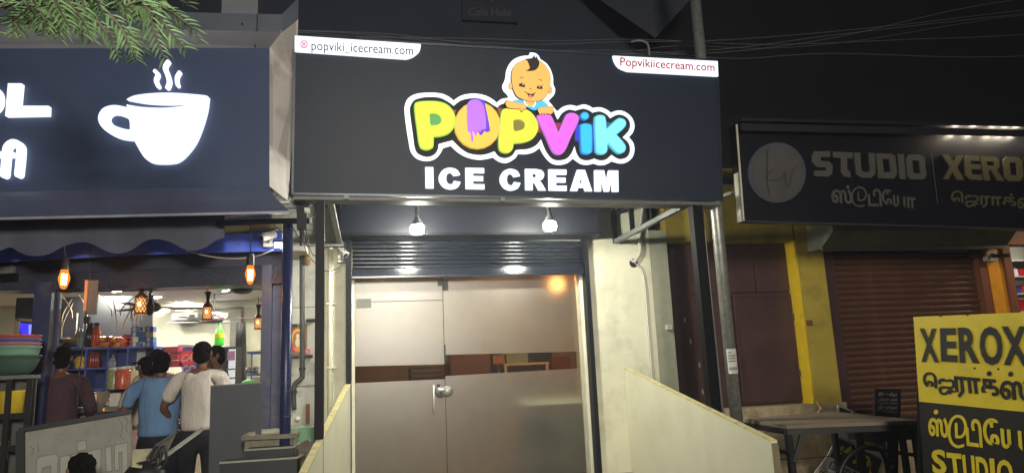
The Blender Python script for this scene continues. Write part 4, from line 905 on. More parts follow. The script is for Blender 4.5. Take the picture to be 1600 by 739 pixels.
# price banner (curved cut-out)
FB = FW(7.35)
bn = thing('price_banner', (PY(1340, 700, 7.35).x, 7.35, .2), 'maroon and white curved price banner leaning behind the steel table', 'banner')
arc = [(578,165,1),(650,195),(740,240,1),(985,310,1),(992,450),(985,560),(955,650),(915,740),(860,860,1),(300,860,1),(385,735),(430,680),(490,600),(540,500),(568,430),(575,340),(582,240)]
pxplate('sheet', FB, [crv(ZI(arc), 3)], -.012, 0, mat('banner_white', S(226, 222, 210), .6, 0, .06, 5, .03), bn)
MR = mat('banner_maroon', S(84, 42, 50), .6, 0, .08, 5, .02)
for l in ([(594,190),(690,225),(688,420),(600,398)], [(700,228),(970,320),(975,580),(700,450)], [(578,440),(720,505),(735,720),(515,600)], [(735,515),(945,625),(900,760),(735,720)], [(430,712),(560,780),(520,860),(370,860)]):
    pxplate('maroon_field', FB, [ZI(l)], None, .003, MR, bn)
YT = mat('banner_yellow', S(240, 220, 70), .6, 0, .08, 5, .02); WT = mat('banner_grey_ink', S(90, 70, 60), .6)
def bt(s, q, m, off=.015): text_mb(FB, s, tuple(ZI(q)), .006, off).build('lettering', m, bn)
bt('வீட்டு', [(604,360),(720,398),(604,402)], YT); bt('மனைகள்', [(780,440),(955,515),(775,480)], YT); bt('சொந்த', [(800,425),(868,440),(798,452)], YT)
bt('காரைக்கால்', [(600,425),(724,478),(598,452)], WT); bt('மாநகரில்', [(835,550),(940,600),(830,570)], WT)
bt('₹', [(585,500),(632,515),(575,570)], YT); bt('4', [(640,500),(700,520),(615,590)], YT, .03); bt('.', [(702,622),(732,628),(698,655)], YT); bt('9', [(790,580),(850,600),(780,700)], YT, .03); bt('L', [(850,640),(872,648),(835,735)], YT, .03)
pxplate('square_logo', FB, [ZI([(520,635),(610,665),(580,732),(500,698)]), ZI([(532,650),(595,672),(572,715),(515,692)])], None, .006, mat('teal_line', S(60, 120, 140), .6), bn)
bt('G', [(535,668),(570,680),(530,700)], WT, .03); bt('GOLD', [(610,680),(740,730),(600,760)], WT, .03); bt('PLOTS', [(478,710),(560,745),(474,725)], WT); bt('G', [(425,725),(460,738),(418,760)], YT, .03)
MB().bar(FB.p(1340, 650, -.03), (FB.p(1340, 650).x, 7.9, .0), .03, .03).build('prop', M_['wood'], bn)
MB().tube([Vector(p) for p in ocrv([tuple(PY(*q, 7.3)) for q in ((1208, 716), (1240, 717), (1290, 713), (1340, 708))], 4)], .005, 5).build('ground_wire', M_['cable'], label='thin black wire crossing in front of the concrete plinth', cat='wire')
p = PY(1280, 634, 7.9); mb = MB()
mb.tube([p+Vector((-.04, .0, .06)), p, p+Vector((.03, -.02, -.05)), p+Vector((.0, -.03, -.02)), p+Vector((-.04, -.02, -.08))], .014, 6); mb.build('rag_knot', M_['wood'], label='knotted scrap of cloth at the foot of the yellow pillar', cat='rag')

# ================================================================== UPPER BUILDING, POLE, CABLES
ub_ = MB().box(-9, PY(1012, 40, 9).x, 9.0, 9.3, 3.9, 9.5).build('upper_wall', mat('upper_slate_wall', S(45, 51, 67), .8, 0, .12, 1.5, .1, dirt=S(38, 42, 54), dscale=.8, damt=.6), kind='structure')
nb = thing('name_board', PY(765, 30, 8.9), 'very dim dark board with faint cafe lettering on the upper wall, above the baby face', 'name board')
q0 = PY(722, 32, 8.95); q1 = PY(808, 6, 8.95); MB().box(q0.x, q1.x, 8.93, 8.995, q0.z, q1.z).build('board', mat('dim_board', S(43, 48, 62), .8), nb)
FN = FW(8.92); text_mb(FN, 'Cafe Hubi', ((732, 12), (798, 13), (732, 25)), .0, .015).build('lettering', mat('dim_brown', S(80, 78, 84), .6), nb)
pxplate('arrow_mark', FN, [[(762, -4), (776, -4), (769, 4)]], None, .0, mat('dim_brown', S(92, 88, 90), .6), nb)
p = PY(375, 10, 7.6); ac = thing('outdoor_unit', p, 'pale grey outdoor unit on the upper wall above the cafe sign', 'air conditioner')
a = PY(346, 23, 7.4); b = PY(404, -30, 7.4); MB().box(a.x, b.x, 7.4, 7.8, a.z, b.z).build('casing', mat('unit_grey', S(130, 132, 140), .6, 0, .08, 5, .05), ac)
MB().box(a.x-.02, b.x+.02, 7.38, 7.82, a.z-.04, a.z-.003).build('base_rail', M_['steel'], ac)
# sloping sheet roof at top centre right
q = [PY(880, -60, 8.2), PY(1080, -60, 7.0), PY(1028, 62, 7.2), PY(850, 30, 8.6)]
quad('sheet_roof', [PY(905, -30, 8.4), PY(1105, -30, 7.9), PY(1024, 60, 8.0), PY(930, -5, 8.4)], mat('corrugated_grey', S(56, 60, 74), .7, .1, .2, 6, .4, stretch=(8, 1, 1)), None, label='sloping grey sheet roof corner above the ice cream sign', cat='roof')
MB().box(5.2, 5.26, 9.5, 12, 0, 1).build('far_kerb', M_['ground'], kind='structure')
dkb = MB().box(3.25, 16, 9.6, 9.9, 3.0, 9.0).build('far_wall', mat('night_wall', S(16, 17, 24), .95, 0, .2, 1.5, .1), kind='structure')
lamp = MB(); lamp.tube([Vector(p) for p in ocrv([tuple(PY(*q, 6.6)) for q in ((986, 66), (1000, 64), (1012, 70), (1015, 92), (1015, 110))], 4)], .012, 6)
lamp.build('hook_arm', M_['greysteel'], label='thin grey hooked pipe rising behind the ice cream sign near the red address', cat='pipe')
for i, l in enumerate(([(430, 48), (590, 56), (730, 72), (900, 82), (1100, 84), (1300, 60), (1600, -2)], [(430, 50), (600, 62), (760, 76), (920, 84), (1120, 78), (1330, 52), (1620, 20)], [(540, 50), (700, 64), (830, 70), (960, 66), (1150, 62), (1400, 40), (1640, 12)],
     [(700, 60), (860, 64), (1000, 62), (1200, 70), (1420, 62), (1650, 50)], [(480, 62), (640, 60), (840, 78), (1000, 80), (1150, 92), (1300, 84), (1640, 86)], [(900, 84), (1060, 72), (1200, 76), (1340, 64), (1500, 38), (1640, 20)])):
    Yc = 6.7+.07*i; MB().tube([Vector(p) for p in ocrv([tuple(PY(*q, Yc)) for q in [(l[0][0]-600, l[0][1]-10)]+l+[(l[-1][0]+500, l[-1][1]-50)]], 6)], .0035, 4).build('overhead_wire', mat('wire_dim', S(92, 96, 108), .6, 0, .1, 5, 0), label='thin overhead wire above the signs, %s' % ['highest at the far right end', 'second highest at the far right end', 'third at the far right end', 'starting above the url strip and ending mid right', 'lowest at the far right end', 'starting above the baby face'][i], cat='overhead wire', group='overhead wires above the signs')

# ================================================================== LEFT SHOP STRUCTURE
FA = FL(6.45)
wv = [(15,386),(30,394),(50,400),(75,398),(100,384),(125,378),(145,382),(168,393),(185,396),(205,390),(225,378),(245,374),(265,378),(285,388),(300,392),(320,388),(337,376),(350,371,1),(357,337,1)]
wvl = [(-260,392),(-200,400),(-150,384),(-110,378),(-70,392),(-30,400),(0,392)]
aw = thing('cafe_awning', FA.p(180, 340), 'dark blue-grey cloth valance with a wavy lower edge, hanging under the cafe sign', 'awning')
lo_ = ocrv([(a[0], a[1]) for a in wvl+wv[:-1]], 5); top_ = [(x, 343-.028*x) for x, y in lo_]
mb = MB(); nn = len(lo_); vs = []
for i in range(nn):
    d = .012*sin(i*.3); vs.append(FA.p(*top_[i], .0)); vs.append(FA.p((top_[i][0]+lo_[i][0])/2, (top_[i][1]+lo_[i][1])/2, d)); vs.append(FA.p(*lo_[i], d*1.3))
mb.add(vs, [(3*i+j, 3*i+j+1, 3*i+4+j, 3*i+3+j) for i in range(nn-1) for j in (0, 1)]); mb.add([v+Vector((0, .006, 0)) for v in vs], [(3*i+3+j, 3*i+4+j, 3*i+j+1, 3*i+j) for i in range(nn-1) for j in (0, 1)])
mb.build('valance', M_['awning'], aw, smooth=True)
# cream soffit strip + blue tarpaulin + beam
FT = FL(7.0)
tp = pxplate('cream_band', FT, [[(-300, 380), (441, 340), (441, 372), (-300, 392)]], -.02, 0, mat('cream_band', S(196, 190, 140), .7, 0, .08, 4, .1), label='cream painted band behind the valance of the cafe', cat='band')
FT2 = FL(6.96)
pxplate('blue_tarpaulin', FT2, [[(-300, 392), (15, 384), (240, 374), (360, 366), (440, 360), (441, 392), (220, 398), (15, 409), (-300, 420)]], -.02, 0, M_['bluecloth'], label='worn blue tarpaulin strip behind the wavy valance', cat='tarpaulin')
FBm = FL(7.15)
bm = thing('shop_beam', FBm.p(220, 445), 'glossy dark blue painted steel beam over the cafe opening', 'beam')
pxplate('upper_face', FBm, [[(-320, 415), (442, 386), (442, 414), (-320, 440)]], -.25, 0, mat('beam_upper', S(52, 58, 76), .5, 0, .1, 6, .05), bm)
pxplate('lower_face', FBm, [[(-320, 441), (442, 415), (442, 443), (236, 450), (70, 453), (-320, 462)]], -.25, .02, M_['bluedark'], bm)
# rolled shutter lines far left
rl = thing('rolled_shutter', FBm.p(0, 420, .05), 'grey ribbed shutter edge at the far left under the awning', 'shutter')
for i in range(5): MB().bar(FBm.p(-320, 400+12*i, .06), FBm.p(20+3*i, 390+11*i, .06), .05, .07).build('slat', M_['greysteel' if i % 2 else 'steel'], rl)
# frame posts
def ppost(name, fr, px0, px1, pyt, pyb, z0, dep, m, lab, cat):
    a = fr.p(px0, (pyt+pyb)/2); b = fr.p(px1, (pyt+pyb)/2); zt_ = fr.p((px0+px1)/2, pyt).z
    return MB().box(a.x, b.x, a.y, a.y+dep, z0, zt_).build(name, m, label=lab, cat=cat)
ppost('blue_post', FL(7.05), 50, 76, 440, 560, 0, .12, M_['bluepaint'], 'worn blue square post at the left of the cafe opening', 'post')
ppost('blue_post', FL(7.2), 78, 90, 455, 560, 0, .05, M_['bluepaint'], 'narrow blue frame bar right behind the left blue post', 'post')
jm = thing('blue_jamb', (PY(425, 600, 7.3).x, 7.3, .2), 'peeling dark blue wooden jamb and door leaf right of the cafe opening', 'door jamb')
a = PY(408, 560, 7.2).x; b = PY(424, 560, 7.2).x; c_ = PY(441, 560, 7.2).x
c_ -= .05; MB().box(a, b-.003, 7.15, 7.4, .2, 2.6).build('jamb_post', M_['bluepaint'], jm); MB().box(b, c_+.05, 7.22, 7.3, .2, 2.6).build('leaf', M_['bluepaint'], jm)
for z_ in (1.05, 1.75, 2.3): MB().box(b, c_+.05, 7.21, 7.218, z_, z_+.05).build('ledger', M_['bluepaint'], jm)
MB().box(c_+.0, c_+.03, 7.31, 12.0, .2, 3.0).build('wall', M_['intwall'], kind='structure')
p = PY(447, 560, 6.4); bp_ = thing('blue_pipe_post', (p.x, 6.4, 0), 'round dark blue steel post standing in front of the peeling blue jamb', 'post')
MB().tube([(p.x, 6.4, 0), (p.x, 6.4, PY(447, 350, 6.4).z)], .045, 16).build('tube', mat('blue_pipe', S(44, 52, 92), .35, .2, .12, 10, .05), bp_, smooth=True)
for py in (586, 598, 610, 650): q = PY(447, py, 6.4); MB().tube([(q.x, 6.4, q.z-.004), (q.x, 6.4, q.z+.004)], .047, 16).build('band', mat('blue_band', S(70, 76, 110), .5), bp_)
# pipe cluster above it
pc = thing('pipe_cluster', PY(450, 346, 6.3), 'cluster of steel pipes and couplings above the blue round post', 'pipe')
MB().tube([PY(340, 349, 6.45), PY(420, 346, 6.3), PY(484, 345, 6.2)], .026, 10).build('cross_pipe', M_['steel'], pc)
MB().tube([PY(484, 345, 6.2), PY(487, 345, 6.2)], .029, 10).build('pipe_end', M_['pvc'], pc)
MB().bar(PY(412, 322, 6.25), PY(465, 320, 6.25), .05, .06).build('angle_bar', M_['greysteel'], pc)
MB().bar(PY(404, 318, 6.2), PY(452, 316, 6.2), .02, .02).build('pale_bar', M_['silver'], pc)
MB().box(*[v for p in [PY(473, 320, 6.2)] for v in (p.x-.05, p.x+.05, 6.18, 6.28, p.z-.07, p.z+.06)]).build('clamp', M_['steel'], pc)
MB().box(*[v for p in [PY(472, 345, 6.2)] for v in (p.x-.04, p.x+.04, 6.15, 6.26, p.z-.07, p.z+.07)]).build('clamp', M_['steel'], pc)
MB().box(*[v for p in [PY(478, 325, 6.16)] for v in (p.x-.012, p.x+.03, 6.15, 6.17, p.z-.05, p.z+.0)]).build('paper_tag', M_['pvc'], pc)
MB().bar(PY(352, 336, 6.3), PY(424, 329, 6.3), .02, .045).build('pale_bracket', M_['silver'], pc)
for l in (((410, 320), (422, 312), (440, 300), (458, 286)), ((440, 318), (450, 305), (462, 300)), ((455, 350), (468, 372), (482, 384), (500, 384)), ((478, 350), (480, 370), (487, 395), (494, 400)), ((418, 325), (424, 345), (440, 362), (462, 378)), ((490, 300), (478, 340), (474, 372), (482, 400), (505, 420)), ((500, 303), (492, 330), (486, 352))):
    MB().tube([Vector(p) for p in ocrv([tuple(PY(*q, 6.35)) for q in l], 4)], .004, 5).build('tangled_wire', M_['cable'], label='thin black wire left of the dark post, %s' % {410: 'curving up over the silver frame', 440: 'short and topmost', 455: 'sagging right from the blue post top', 478: 'dropping towards the brown bundle', 418: 'crossing behind the blue post', 490: 'longest, looping to the dark post', 500: 'short beside the paper tag'}[l[0][0]], cat='wire', group='tangled wires by the left sign post')
# drain pipe
dp = [PY(*q, 7.72) for q in ((472, 350), (472, 450), (472.5, 576), (471, 590), (461, 600), (459, 612), (459.5, 640))]
d_ = thing('drain_pipe', dp[-1], 'black drain pipe with a double bend on the stained tiled wall', 'pipe')
MB().tube([Vector(p) for p in ocrv([tuple(p) for p in dp], 4)], .026, 10).build('pipe_run', mat('black_pipe', S(58, 58, 60), .45, 0, .15, 20, .05), d_, smooth=True)
for q in (dp[2], dp[5]): MB().tube([q+Vector((0, 0, .012)), q-Vector((0, 0, .012))], .036, 12).build('coupling', M_['black'], d_)
# wall poster (religious calendar picture)
FP = FW(7.88); po = thing('wall_picture', FP.p(466, 552), 'small devotional calendar picture in red, green and gold on the tiled wall', 'picture')
def ZJ(p): return Z(p, 440, 490, 4.345)
pxplate('paper', FP, [ZJ([(50,70),(174,70),(172,270),(48,272)])], -.004, 0, mat('pic_green', S(92, 120, 70), .5, 0, .1, 20, 0), po)
for l, c in (([(54,90),(168,88),(166,262),(54,266)], (150, 60, 44)), (elp(110, 180, 46, 80), (206, 168, 70)), (elp(110, 185, 34, 66), (150, 90, 60)), (elp(110, 150, 12, 14), (214, 190, 150)), (elp(110, 195, 17, 34), (200, 196, 170)), (elp(72, 225, 13, 26), (170, 60, 60)), (elp(148, 225, 13, 26), (170, 66, 60)), (elp(110, 240, 26, 16), (206, 120, 60))):
    pxplate('printed_figure', FP, [ZJ(l)], None, .001+.0006*sum(1 for o in COL.objects if o.name.startswith('printed_figure')), mat('pic%d%d%d' % c, S(*c), .5, 0, .1, 20, 0), po)
fl = MB(); 
for k in range(7):
    q = FP.p(481.5+3*cos(k*.9), 549+3.5*sin(k*.9), .03); fl.ell(q, .014, .012, .014, 8, 5)
fl.build('pink_flower', mat('pink_petal', S(226, 140, 150), .7), smooth=True, label='pink paper flower beside the devotional picture', cat='flower')
for q in ((486, 500), (457, 508), (459, 557), (481, 556)): p = PY(*q, 7.86); MB().box(p.x-.05, p.x+.05, 7.83, 7.9, p.z-.012, p.z+.012).build('wall_hook', M_['cable'], label='small dark hook %s the devotional picture' % {486: 'upper right of', 457: 'at the top left corner of', 459: 'just below', 481: 'under the pink flower beside'}[q[0]], cat='hook', group='hooks on the tiled wall')
p = PY(481, 646, 7.88); MB().box(p.x-.02, p.x+.02, 7.87, 7.9, p.z-.1, p.z+.1).build('strap_plate', M_['brownwood'], label='rusty vertical strap plate low on the tiled wall', cat='metal plate')
p = PY(465, 654, 7.85); MB().lathe(p, [(.03, 0), (.03, .04), (.018, .045), (.018, .09)], 12, (0, -1, 0)).build('tap_stub', M_['pvc'], smooth=True, label='small white pipe stub low on the tiled wall', cat='pipe stub')
p = PY(480, 394, 7.7); mb = MB(); mb.ell(p+Vector((0, 0, .0)), .03, .03, .09, 10, 7); mb.ell(p-Vector((0, 0, .1)), .042, .035, .05, 10, 6); mb.build('hanging_bundle', mat('straw', S(132, 108, 78), .9, 0, .3, 30, .6), smooth=True, label='brown bundle hanging from wires on the tiled wall', cat='bundle')
# tile joints
for z_ in (PY(470, 360, 7.895).z, PY(470, 603, 7.895).z, PY(470, 480, 7.895).z): MB().box(-.95, -.46, 7.894, 7.901, z_-.004, z_+.004).build('tile_joint', mat('joint', S(110, 106, 96), .9), kind='structure')
# second camera with light
t = cctv(PY(420, 369, 6.75), (-.8, -.5, -.35), 'grey bullet security camera under the awning above the lit flood lamp')
t = thing('flood_lamp', PY(433, 384, 6.7), 'small lit white flood lamp under the grey security camera', 'lamp')
p = PY(436, 384, 6.7); MB().box(p.x-.035, p.x+.03, 6.66, 6.70, p.z-.02, p.z+.02).build('diffuser', glow('flood', (1, .98, .9), 70), t); MB().box(p.x-.045, p.x+.04, 6.65, 6.74, p.z+.021, p.z+.04).build('housing', M_['steel'], t)
MB().tube([Vector(p) for p in ocrv([tuple(PY(*q, 6.7)) for q in ((290, 392), (330, 401), (370, 404), (405, 399), (428, 390))], 5)], .005, 5).build('slack_cable', M_['palecable'], label='pale slack cable running left from the flood lamp', cat='cable')
# edison bulbs
def amber():
    if 'amber' in MATS: return MATS['amber']
    m = bpy.data.materials.new('amber_glass'); MATS['amber'] = m; m.use_nodes = True; nt = m.node_tree; N = nt.nodes; L = nt.links; N.clear()
    out = N.new('ShaderNodeOutputMaterial'); t = N.new('ShaderNodeBsdfTransparent'); t.inputs[0].default_value = (1, .62, .3, 1); e = N.new('ShaderNodeEmission'); e.inputs[0].default_value = (1, .25, .03, 1); e.inputs[1].default_value = 1.6
    g = N.new('ShaderNodeLayerWeight'); g.inputs[0].default_value = .35; a = N.new('ShaderNodeMixShader'); mr = N.new('ShaderNodeMapRange'); mr.inputs[3].default_value = .55; mr.inputs[4].default_value = .95; L.new(g.outputs[1], mr.inputs[0])
    L.new(mr.outputs[0], a.inputs[0]); L.new(t.outputs[0], a.inputs[1]); L.new(e.outputs[0], a.inputs[2]); L.new(a.outputs[0], out.inputs[0]); return m
def edison(px, py, Y, lab, ytop):
    c = PY(px, py, Y); t = thing('filament_bulb', c, lab, 'bulb', 'orange filament bulbs under the awning')
    MB().lathe(c, [(.008, -.08), (.02, -.074), (.03, -.052), (.044, .0), (.045, .018), (.036, .05), (.027, .085)], 14).build('glass', amber(), t, smooth=True)
    for k in range(4): a = pi/2*k; MB().tube([c+Vector((.018*cos(a), .018*sin(a), .05)), c+Vector((.014*cos(a), .014*sin(a), -.045))], .006, 5).build('filament', glow('filament', (1, .6, .2), 90), t)
    MB().lathe(c, [(.036, .086), (.036, .14), (.028, .19), (.006, .2)], 12).build('socket', M_['black'], t)
    MB().tube([c+Vector((0, 0, .19)), PY(px, ytop, Y)], .005, 5).build('cord', M_['cable'], t)
edison(100, 437, 6.7, 'glowing orange filament bulb hanging at the left of the cafe opening', 380)
edison(391, 430, 6.6, 'glowing orange filament bulb hanging at the right of the cafe opening', 349)

# ================================================================== CAFE INTERIOR
MB().box(-8, -.5, 12.2, 12.3, .2, 3.0).build('wall', M_['intwall'], kind='structure')
MB().box(-8, -.55, 7.4, 12.3, 2.78, 2.83).build('ceiling', M_['ceil'], kind='structure')
MB().box(-8.1, -8, 7.4, 12.3, .2, 3.0).build('wall', M_['intwall'], kind='structure')
CZ = 2.778
def onceil(px, py): return PZ(px, py, CZ)
for i, (px, py, lab) in enumerate(((238, 463, 'lit round ceiling lamp nearest the front left of the cafe ceiling'), (287, 472, 'lit round ceiling lamp in the middle of the cafe ceiling'), (362, 454, 'lit round ceiling lamp beside the ceiling fan hub'), (179, 453, 'lit round ceiling lamp at the left end of the cafe ceiling'), (330, 480, 'small far lit ceiling lamp above the air conditioner'))):
    c = onceil(px, py); t = thing('ceiling_lamp', c, lab, 'ceiling lamp')
    r = .12 if i < 4 else .09
    MB().lathe(c, [(r*1.15, 0), (r*1.15, -.008), (r, -.012)], 18).build('rim', M_['pvc'], t)
    MB().lathe(c-Vector((0, 0, .013)), [(r, 0), (r*.6, -.006)], 18).build('diffuser', glow('disc_lamp', (1, .95, .84), 320), t)
# wall-mounted tube light seen as a blurred bar
t = thing('tube_light', PY(342, 491, 12.0), 'lit white tube light on the back wall of the cafe', 'tube light')
MB().tube([PY(331, 490, 12.0), PY(354, 493, 12.0)], .03, 10).build('tube', glow('tube_glow', (1, .98, .92), 14), t); MB().bar(PY(329, 489, 12.06), PY(356, 492, 12.06), .06, .05).build('batten', M_['pvc'], t)
# fans
def fan(px, py, Y, ang, lab, r=.6):
    c = PY(px, py, Y); t = thing('ceiling_fan', c, lab, 'fan', 'ceiling fans of the cafe')
    MB().tube([c+Vector((0, 0, .05)), Vector((c.x, c.y, CZ))], .014, 8).build('rod', M_['black'], t)
    MB().lathe(c, [(.03, .08), (.09, .05), (.13, .02), (.13, -.02), (.09, -.05), (.03, -.06)], 16).build('motor', mat('fan_brown', S(60, 50, 48), .4), t, smooth=True)
    for k in range(3):
        a = ang+k*2*pi/3; d = Vector((cos(a), sin(a), 0)); mb = MB(); mb.bar(c+d*.12, c+d*r, .12, .008); mb.build('blade', mat('fan_blade', S(74, 62, 58), .4), t)
fan(378, 452, 9.4, .1, 'dark brown ceiling fan near the right end of the cafe opening')
fan(233, 480, 9.0, .35, 'dark ceiling fan behind the left lattice lamps', .55)
fan(334, 499, 11.0, .0, 'dark ceiling fan far back below the blurred tube light', .62)
# lattice pendant lamps
def pendant(px, py, Y, lab, ytop, s=1):
    s *= .84; c = PY(px, py, Y); t = thing('pendant_lamp', c, lab, 'pendant lamp', 'lattice pendant lamps of the cafe')
    R_, H = .058*s, .10*s
    MB().lathe(c, [(R_*.93, -H), (R_*.93, H)], 16).build('inner_glow', glow('pend_glow', (1, .42, .12), 1.3), t)
    MB().ell(c-Vector((0, R_*.95, -.01)), .018*s, .008, .026*s, 8, 6).build('flame_spot', glow('pend_core', (1, .66, .2), 7), t)
    mb = MB(); mb.lathe(c, [(R_*1.02, -H), (R_*1.05, -H+.012), (R_*1.02, -H+.02)], 16); mb.lathe(c, [(R_*1.02, H-.02), (R_*1.05, H), (R_*.5, H+.03), (R_*.3, H+.06)], 16); mb.build('bands', mat('copper_dark', S(120, 74, 54), .4, .4), t)
    mb = MB()
    for sg_ in (1, -1):
        for k in range(10):
            a0 = k*2*pi/10; mb.tube([c+Vector((R_*1.03*cos(a0+sg_*u*2.1), R_*1.03*sin(a0+sg_*u*2.1), -H+2*H*u)) for u in (0, .2, .4, .6, .8, 1)], .0042*s, 4)
    mb.build('lattice', mat('copper_dark', S(120, 74, 54)), t)
    MB().lathe(c+Vector((0, 0, H+.05)), [(.015, 0), (.02, .04), (.022, .06), (.045*s, .11), (.012, .115)], 10).build('cap', M_['black'], t)
    MB().tube([c+Vector((0, 0, H+.14)), PY(px, ytop, Y)], .004, 5).build('cord', M_['cable'], t)
pendant(220, 477, 7.5, 'glowing lattice pendant lamp at the left of the cafe, largest of the three', 452, 1.05)
pendant(324, 489, 8.7, 'glowing lattice pendant lamp in the middle, in front of the air conditioner', 445)
pendant(403.5, 505, 9.6, 'glowing lattice pendant lamp at the far right, beside the blue jamb', 464, .95)
t = thing('pendant_lamp', PY(234, 480, 8.2), 'unlit dark pendant lamp just right of the largest lattice lamp', 'pendant lamp')
c = PY(234.5, 478, 8.2); mb = MB(); mb.lathe(c, [(.015, -.10), (.035, -.07), (.04, .0), (.02, .06), (.01, .1)], 10); mb.build('shade', M_['black'], t, smooth=True); MB().lathe(c+Vector((0, 0, .14)), [(.014, 0), (.02, .05), (.05, .1), (.012, .105)], 10).build('cap', M_['black'], t); MB().tube([c+Vector((0, 0, .24)), PY(234.5, 446, 8.2)], .004, 5).build('cord', M_['cable'], t)
# air conditioner unit box on the back
t = thing('air_conditioner', PY(300, 494, 11.9), 'white wall air conditioner at the back of the cafe', 'air conditioner')
a = PY(268, 500, 11.8); b = PY(308, 488, 11.8); MB().box(a.x, b.x, 11.8, 12.19, a.z, b.z).build('body', mat('ac_grey', S(150, 150, 140), .5), t)
a = PY(291, 498, 11.78); b = PY(309, 488, 11.78); MB().box(a.x, b.x, 11.76, 11.80, a.z, b.z).build('end_panel', M_['pvc'], t)
a = PY(295, 495, 11.74); b = PY(304, 491, 11.74); MB().box(a.x, b.x, 11.75, 11.765, a.z, b.z).build('vent', M_['cable'], t)
# recess, beam and curtain
def blk(px0, py0, px1, py1, Y, dep, name, m, lab=None, cat=None, par=None, grp=None):
    a = PY(px0, py1, Y); b = PY(px1, py0, Y); return MB().box(a.x, b.x, Y, Y+dep, a.z, b.z).build(name, m, par, label=lab, cat=cat, group=grp)
blk(262, 478, 378, 482, 11.95, .24, 'wall_beam', mat('shade_grey', S(130, 128, 118), .8), 'grey beam across the back wall of the cafe above the air conditioner', 'beam')
blk(358, 482, 377, 560, 11.9, .25, 'wall_pier', mat('shade_grey', S(130, 128, 118), .8), 'grey pier on the back wall behind the curtain', 'pier')
cu = thing('curtain', PY(377, 540, 11.2), 'dark grey gathered curtain at the back right of the cafe', 'curtain')
mb = MB(); vs = []; nn = 28
for i in range(nn):
    px_ = 369+i*(384-369)/nn+.0; o_ = .06*sin(i*1.5)
    for py_ in (503, 560, 640): p = PY(px_+ (0 if py_ < 510 else (i-14)*.12), py_, 11.3); vs.append(p+Vector((0, o_, 0)))
mb.add(vs, [(3*i+j, 3*i+j+1, 3*i+4+j, 3*i+3+j) for i in range(nn-1) for j in (0, 1)]); mb.build('cloth', mat('curtain_grey', S(84, 84, 84), .9), cu, smooth=True)
MB().tube([PY(264, 504, 11.4), PY(372, 504, 11.4)], .012, 8).build('rail', M_['greysteel'], label='thin steel rail across the back of the cafe carrying the curtain', cat='rail')
blk(382, 505, 409, 590, 12.0, .1, 'back_door', mat('door_cream', S(196, 196, 170), .6), 'pale cream back door at the far right of the cafe', 'door')
# fridges
fg = thing('drinks_fridge', PY(290, 640, 10.6), 'dark purple drinks fridge with a red oval logo behind the customers', 'fridge')
PURP = mat('fridge_purple', S(110, 84, 160), .4, 0, .06)
blk(279, 541, 322, 700, 10.6, .6, 'body', PURP, par=fg); Fg = FW(10.59)
pxplate('logo_oval', Fg, [elp(294, 559, 14, 11.5, 24, -.15)], None, .004, mat('oval_red', S(196, 40, 48), .5, emit=S(196, 40, 48), es=.4), fg)
text_mb(Fg, 'CA', ((285, 553.5), (302, 552), (283, 565)), .008, .02, shear=.3).build('lettering', M_['pvc'], fg); text_mb(Fg, 'GO', ((285, 571), (306, 569.5), (285, 584)), .008, .02).build('lettering', M_['pvc'], fg)
mb = MB(); a = PY(278, 540, 10.58); b = PY(323, 541, 10.58); mb.bar(a, b, .03, .03); mb.build('top_trim', M_['pvc'], fg)
f2 = thing('glass_door_fridge', PY(350, 640, 10.5), 'black fridge with a bright glass door and pink sticker, beside the curtain', 'fridge')
blk(322, 541, 369, 700, 10.62, .6, 'body', M_['black'], par=f2); blk(353, 545, 368, 700, 10.59, .03, 'door_glass', glow('fridge_light', S(214, 216, 220), .8), par=f2); blk(355, 548, 367, 563, 10.57, .02, 'pink_sticker', mat('pinkst', S(190, 140, 170), .5), par=f2)
blk(350, 541, 353.5, 700, 10.57, .04, 'door_handle', M_['black'], par=f2)
for y in range(4): blk(354, 575+y*14, 367, 578+y*14, 10.575, .02, 'shelf', M_['greysteel'], par=f2)
bo = thing('soda_bottle', PY(342, 540, 10.7), 'big green soda bottle with a yellow label on top of the fridge', 'bottle')
c = PY(342, 541, 10.75); s_ = .155
MB().lathe(c, [(.055, .005), (.065, .03), (.06, .08), (.066, .12), (.066, .17), (.058, .2), (.03, .26), (.018, .28), (.018, .30)], 14).build('body', mat('soda_green', S(70, 200, 50), .2, 0, .05, 5, 0, S(60, 190, 40), .5), bo, smooth=True)
MB().lathe(c, [(.067, .12), (.067, .18)], 14).build('label_band', mat('soda_label', S(220, 190, 30), .5), bo); MB().lathe(c, [(.02, .3), (.02, .33), (0, .335)], 10).build('cap', mat('soda_cap', S(40, 140, 50), .5), bo)
blk(231, 541, 246, 556, 10.2, .4, 'menu_sign', M_['black'], 'small black menu sign beside the shelf of blue boxes', 'menu sign')
cr = thing('red_crates', PY(268, 560, 10.5), 'red plastic crates stacked beside the purple fridge', 'crate')
for i in range(3): blk(256, 541+i*11, 278, 551+i*11, 10.5, .4, 'crate_tier', mat('crate_red', S(170, 40, 52), .5), par=cr)
# corner stand with blue shelves at right
bs = thing('blue_rack', PY(394, 600, 9.9), 'small blue corner rack with cups near the blue jamb', 'rack')
for y0 in (548, 583): blk(386, y0, 412, y0+4, 9.9, .4, 'shelf', M_['shelfblue'], par=bs)
blk(391, 550, 394, 620, 10.0, .05, 'upright', M_['shelfblue'], par=bs)
for i in range(3): p = PY(388+i*6, 583, 10.0); MB().lathe(p, [(.03, 0), (.035, .08)], 8).build('cup', M_['chrome'], smooth=True, label='steel cup on the small blue corner rack', cat='cup', group='cups on the blue corner rack')
p = PY(389, 598, 9.6); MB().ell(p, .09, .06, .045, 10, 6).build('green_bag', mat('bag_green', S(120, 214, 120), .5), smooth=True, label='bright green plastic bag below the blue corner rack', cat='bag')

